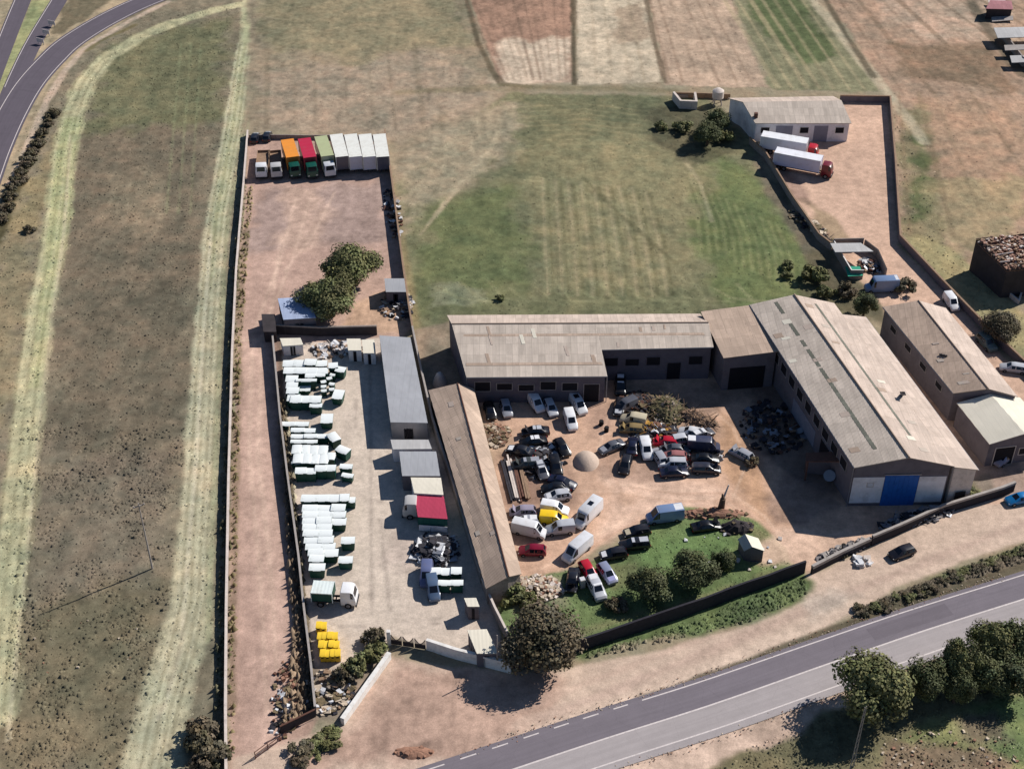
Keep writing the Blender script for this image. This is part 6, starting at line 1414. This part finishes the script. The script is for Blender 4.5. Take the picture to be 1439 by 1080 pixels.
heap('earth_heap', 'reddish spoil and junk at the right edge of the long dirt plot', (400, 960), 1.6, 4.0, .4, 60, [DT, M['rust'], BR], .4, seed=28)
# stacked boards in long rows beside the narrow shed
for k, (x0, y0, x1, y1, m_, lb) in enumerate(((706, 645, 722, 706, JU, 'dark stack of boards closest to the narrow shed'), (713, 642, 729, 706, M['coping'], 'pale stack of boards, second from the narrow shed'), (722, 646, 736, 704, M['rust'], 'rusty stack of beams, third from the narrow shed'), (731, 650, 743, 704, M['wood'], 'brown stack of boards, farthest from the narrow shed'))):
    a, b = G(x0, y0), G(x1, y1); d = b - a; rs = random.Random(k); r = empty('board_stack', (a + b) / 2, math.atan2(d.y, d.x), lb, 'stack', 'stacks of boards beside the narrow shed')
    for i in range(5):
        put('board', (lambda mb: (mb.box((0, 0, 0), (d.length * rs.uniform(.8, 1), .26, .2), m_), mb.mesh('board'))[1])(MB()), r, (rs.uniform(-.4, .4), (i % 3 - 1) * .3, .12 + .22 * (i // 3)), rs.uniform(-.03, .03))
# dead tree stump at the head of the lawn, pale pole of concrete beside it
st_ = empty('dead_tree', G(1013, 716), 0, 'broken trunk of a dead tree standing at the top edge of the lawn', 'tree')
put('trunk', (lambda mb: (mb.cyl((0, 0, -.1), (.15, 0, 2.2), .55, .4, M['bark'], 9), mb.cyl((.15, 0, 2.1), (.0, .1, 3.0), .3, .12, M['bark'], 7), mb.mesh('trunk'))[2])(MB()), st_)
put('branch', (lambda mb: (mb.cyl((.1, 0, 1.8), (.9, .8, 4.2), .2, .1, M['coping'], 7), mb.mesh('branch'))[1])(MB()), st_)
fr = empty('fridge', G(818, 824), .3, 'white fridge standing left of the light grey off road car on the lawn', 'fridge')
put('body', (lambda mb: (mb.box((0, 0, .8), (.7, .7, 1.6), JW), mb.mesh('body'))[1])(MB()), fr); put('door', (lambda mb: (mb.box((0, -.38, .8), (.66, .05, 1.5), M['coping']), mb.mesh('door'))[1])(MB()), fr)
# pale pointed tarpaulin between the sheds
tp = heap('covered_heap', 'pale pointed tarpaulin covered heap in the gap left of the long workshop', (618, 538), 1.2, 1.4, 2.4, 0, [M['coping']], .3, core=M['coping'], kind=None, cat='heap', seed=30)
# marker boards at the road fork
for k, (x, y, lb) in enumerate(((73, 37, 'farthest'), (65, 50, 'middle'), (57, 62, 'nearest'))):
    r = empty('marker_board', G(x, y), -.4, '%s of the three white marker boards at the road fork' % lb, 'road sign', 'marker boards at the fork')
    put('board', cached('mkb', lambda: (lambda mb: (mb.box((0, 0, 1.0), (2.0, .08, 1.0), M['line']), mb.mesh('board'))[1])(MB())), r)
    for s_ in (-.7, .7): put('post', cached('mkp', lambda: (lambda mb: (mb.box((0, .1, .7), (.1, .1, 1.5), M['steel']), mb.mesh('post'))[1])(MB())), r, (s_, 0, 0))
# round stack of tyres at the far end of the right wreck group
for k, (x, y) in enumerate(((845, 597), (852, 606), (600, 790))):
    r = empty('tyre_stack', G(x, y), 0, ('low stack of tyres left of the cream wreck', 'lower stack of tyres left of the ochre wreck', 'stack of tyres below the tangle of scrap metal')[k], 'tyres', 'stacks of tyres')
    for i in range(4): put('tyre', cached('tyr', lambda: (lambda mb: (mb.cyl((0, 0, 0), (0, 0, .22), .36, .36, M['tyre'], 14), mb.mesh('tyre'))[1])(MB())), r, (random.uniform(-.08, .08), random.uniform(-.08, .08), i * .23))

# loose gravel thrown along the edges of the main road
for sgn, off, sd in ((1, 4.7, 31), (-1, -4.9, 32)):
    rs = random.Random(sd); mb = MB(); L_ = offset_line(main_c, off)
    for k in range(420):
        i = rs.randrange(2, len(L_) - 2); p = L_[i].lerp(L_[i + 1], rs.random()) + Vector((rs.gauss(0, .25), rs.gauss(0, .35), 0)); chunk(mb, Vector((p.x, p.y, .05)), rs.uniform(.05, .16), ST if rs.random() < .6 else DT, rs)
    tag(mb.build('gravel'), 'loose gravel along the %s edge of the main road' % ('far' if sgn > 0 else 'near'), kind='stuff')
for o in bpy.data.objects:
    if '_world' in o: del o['_world']
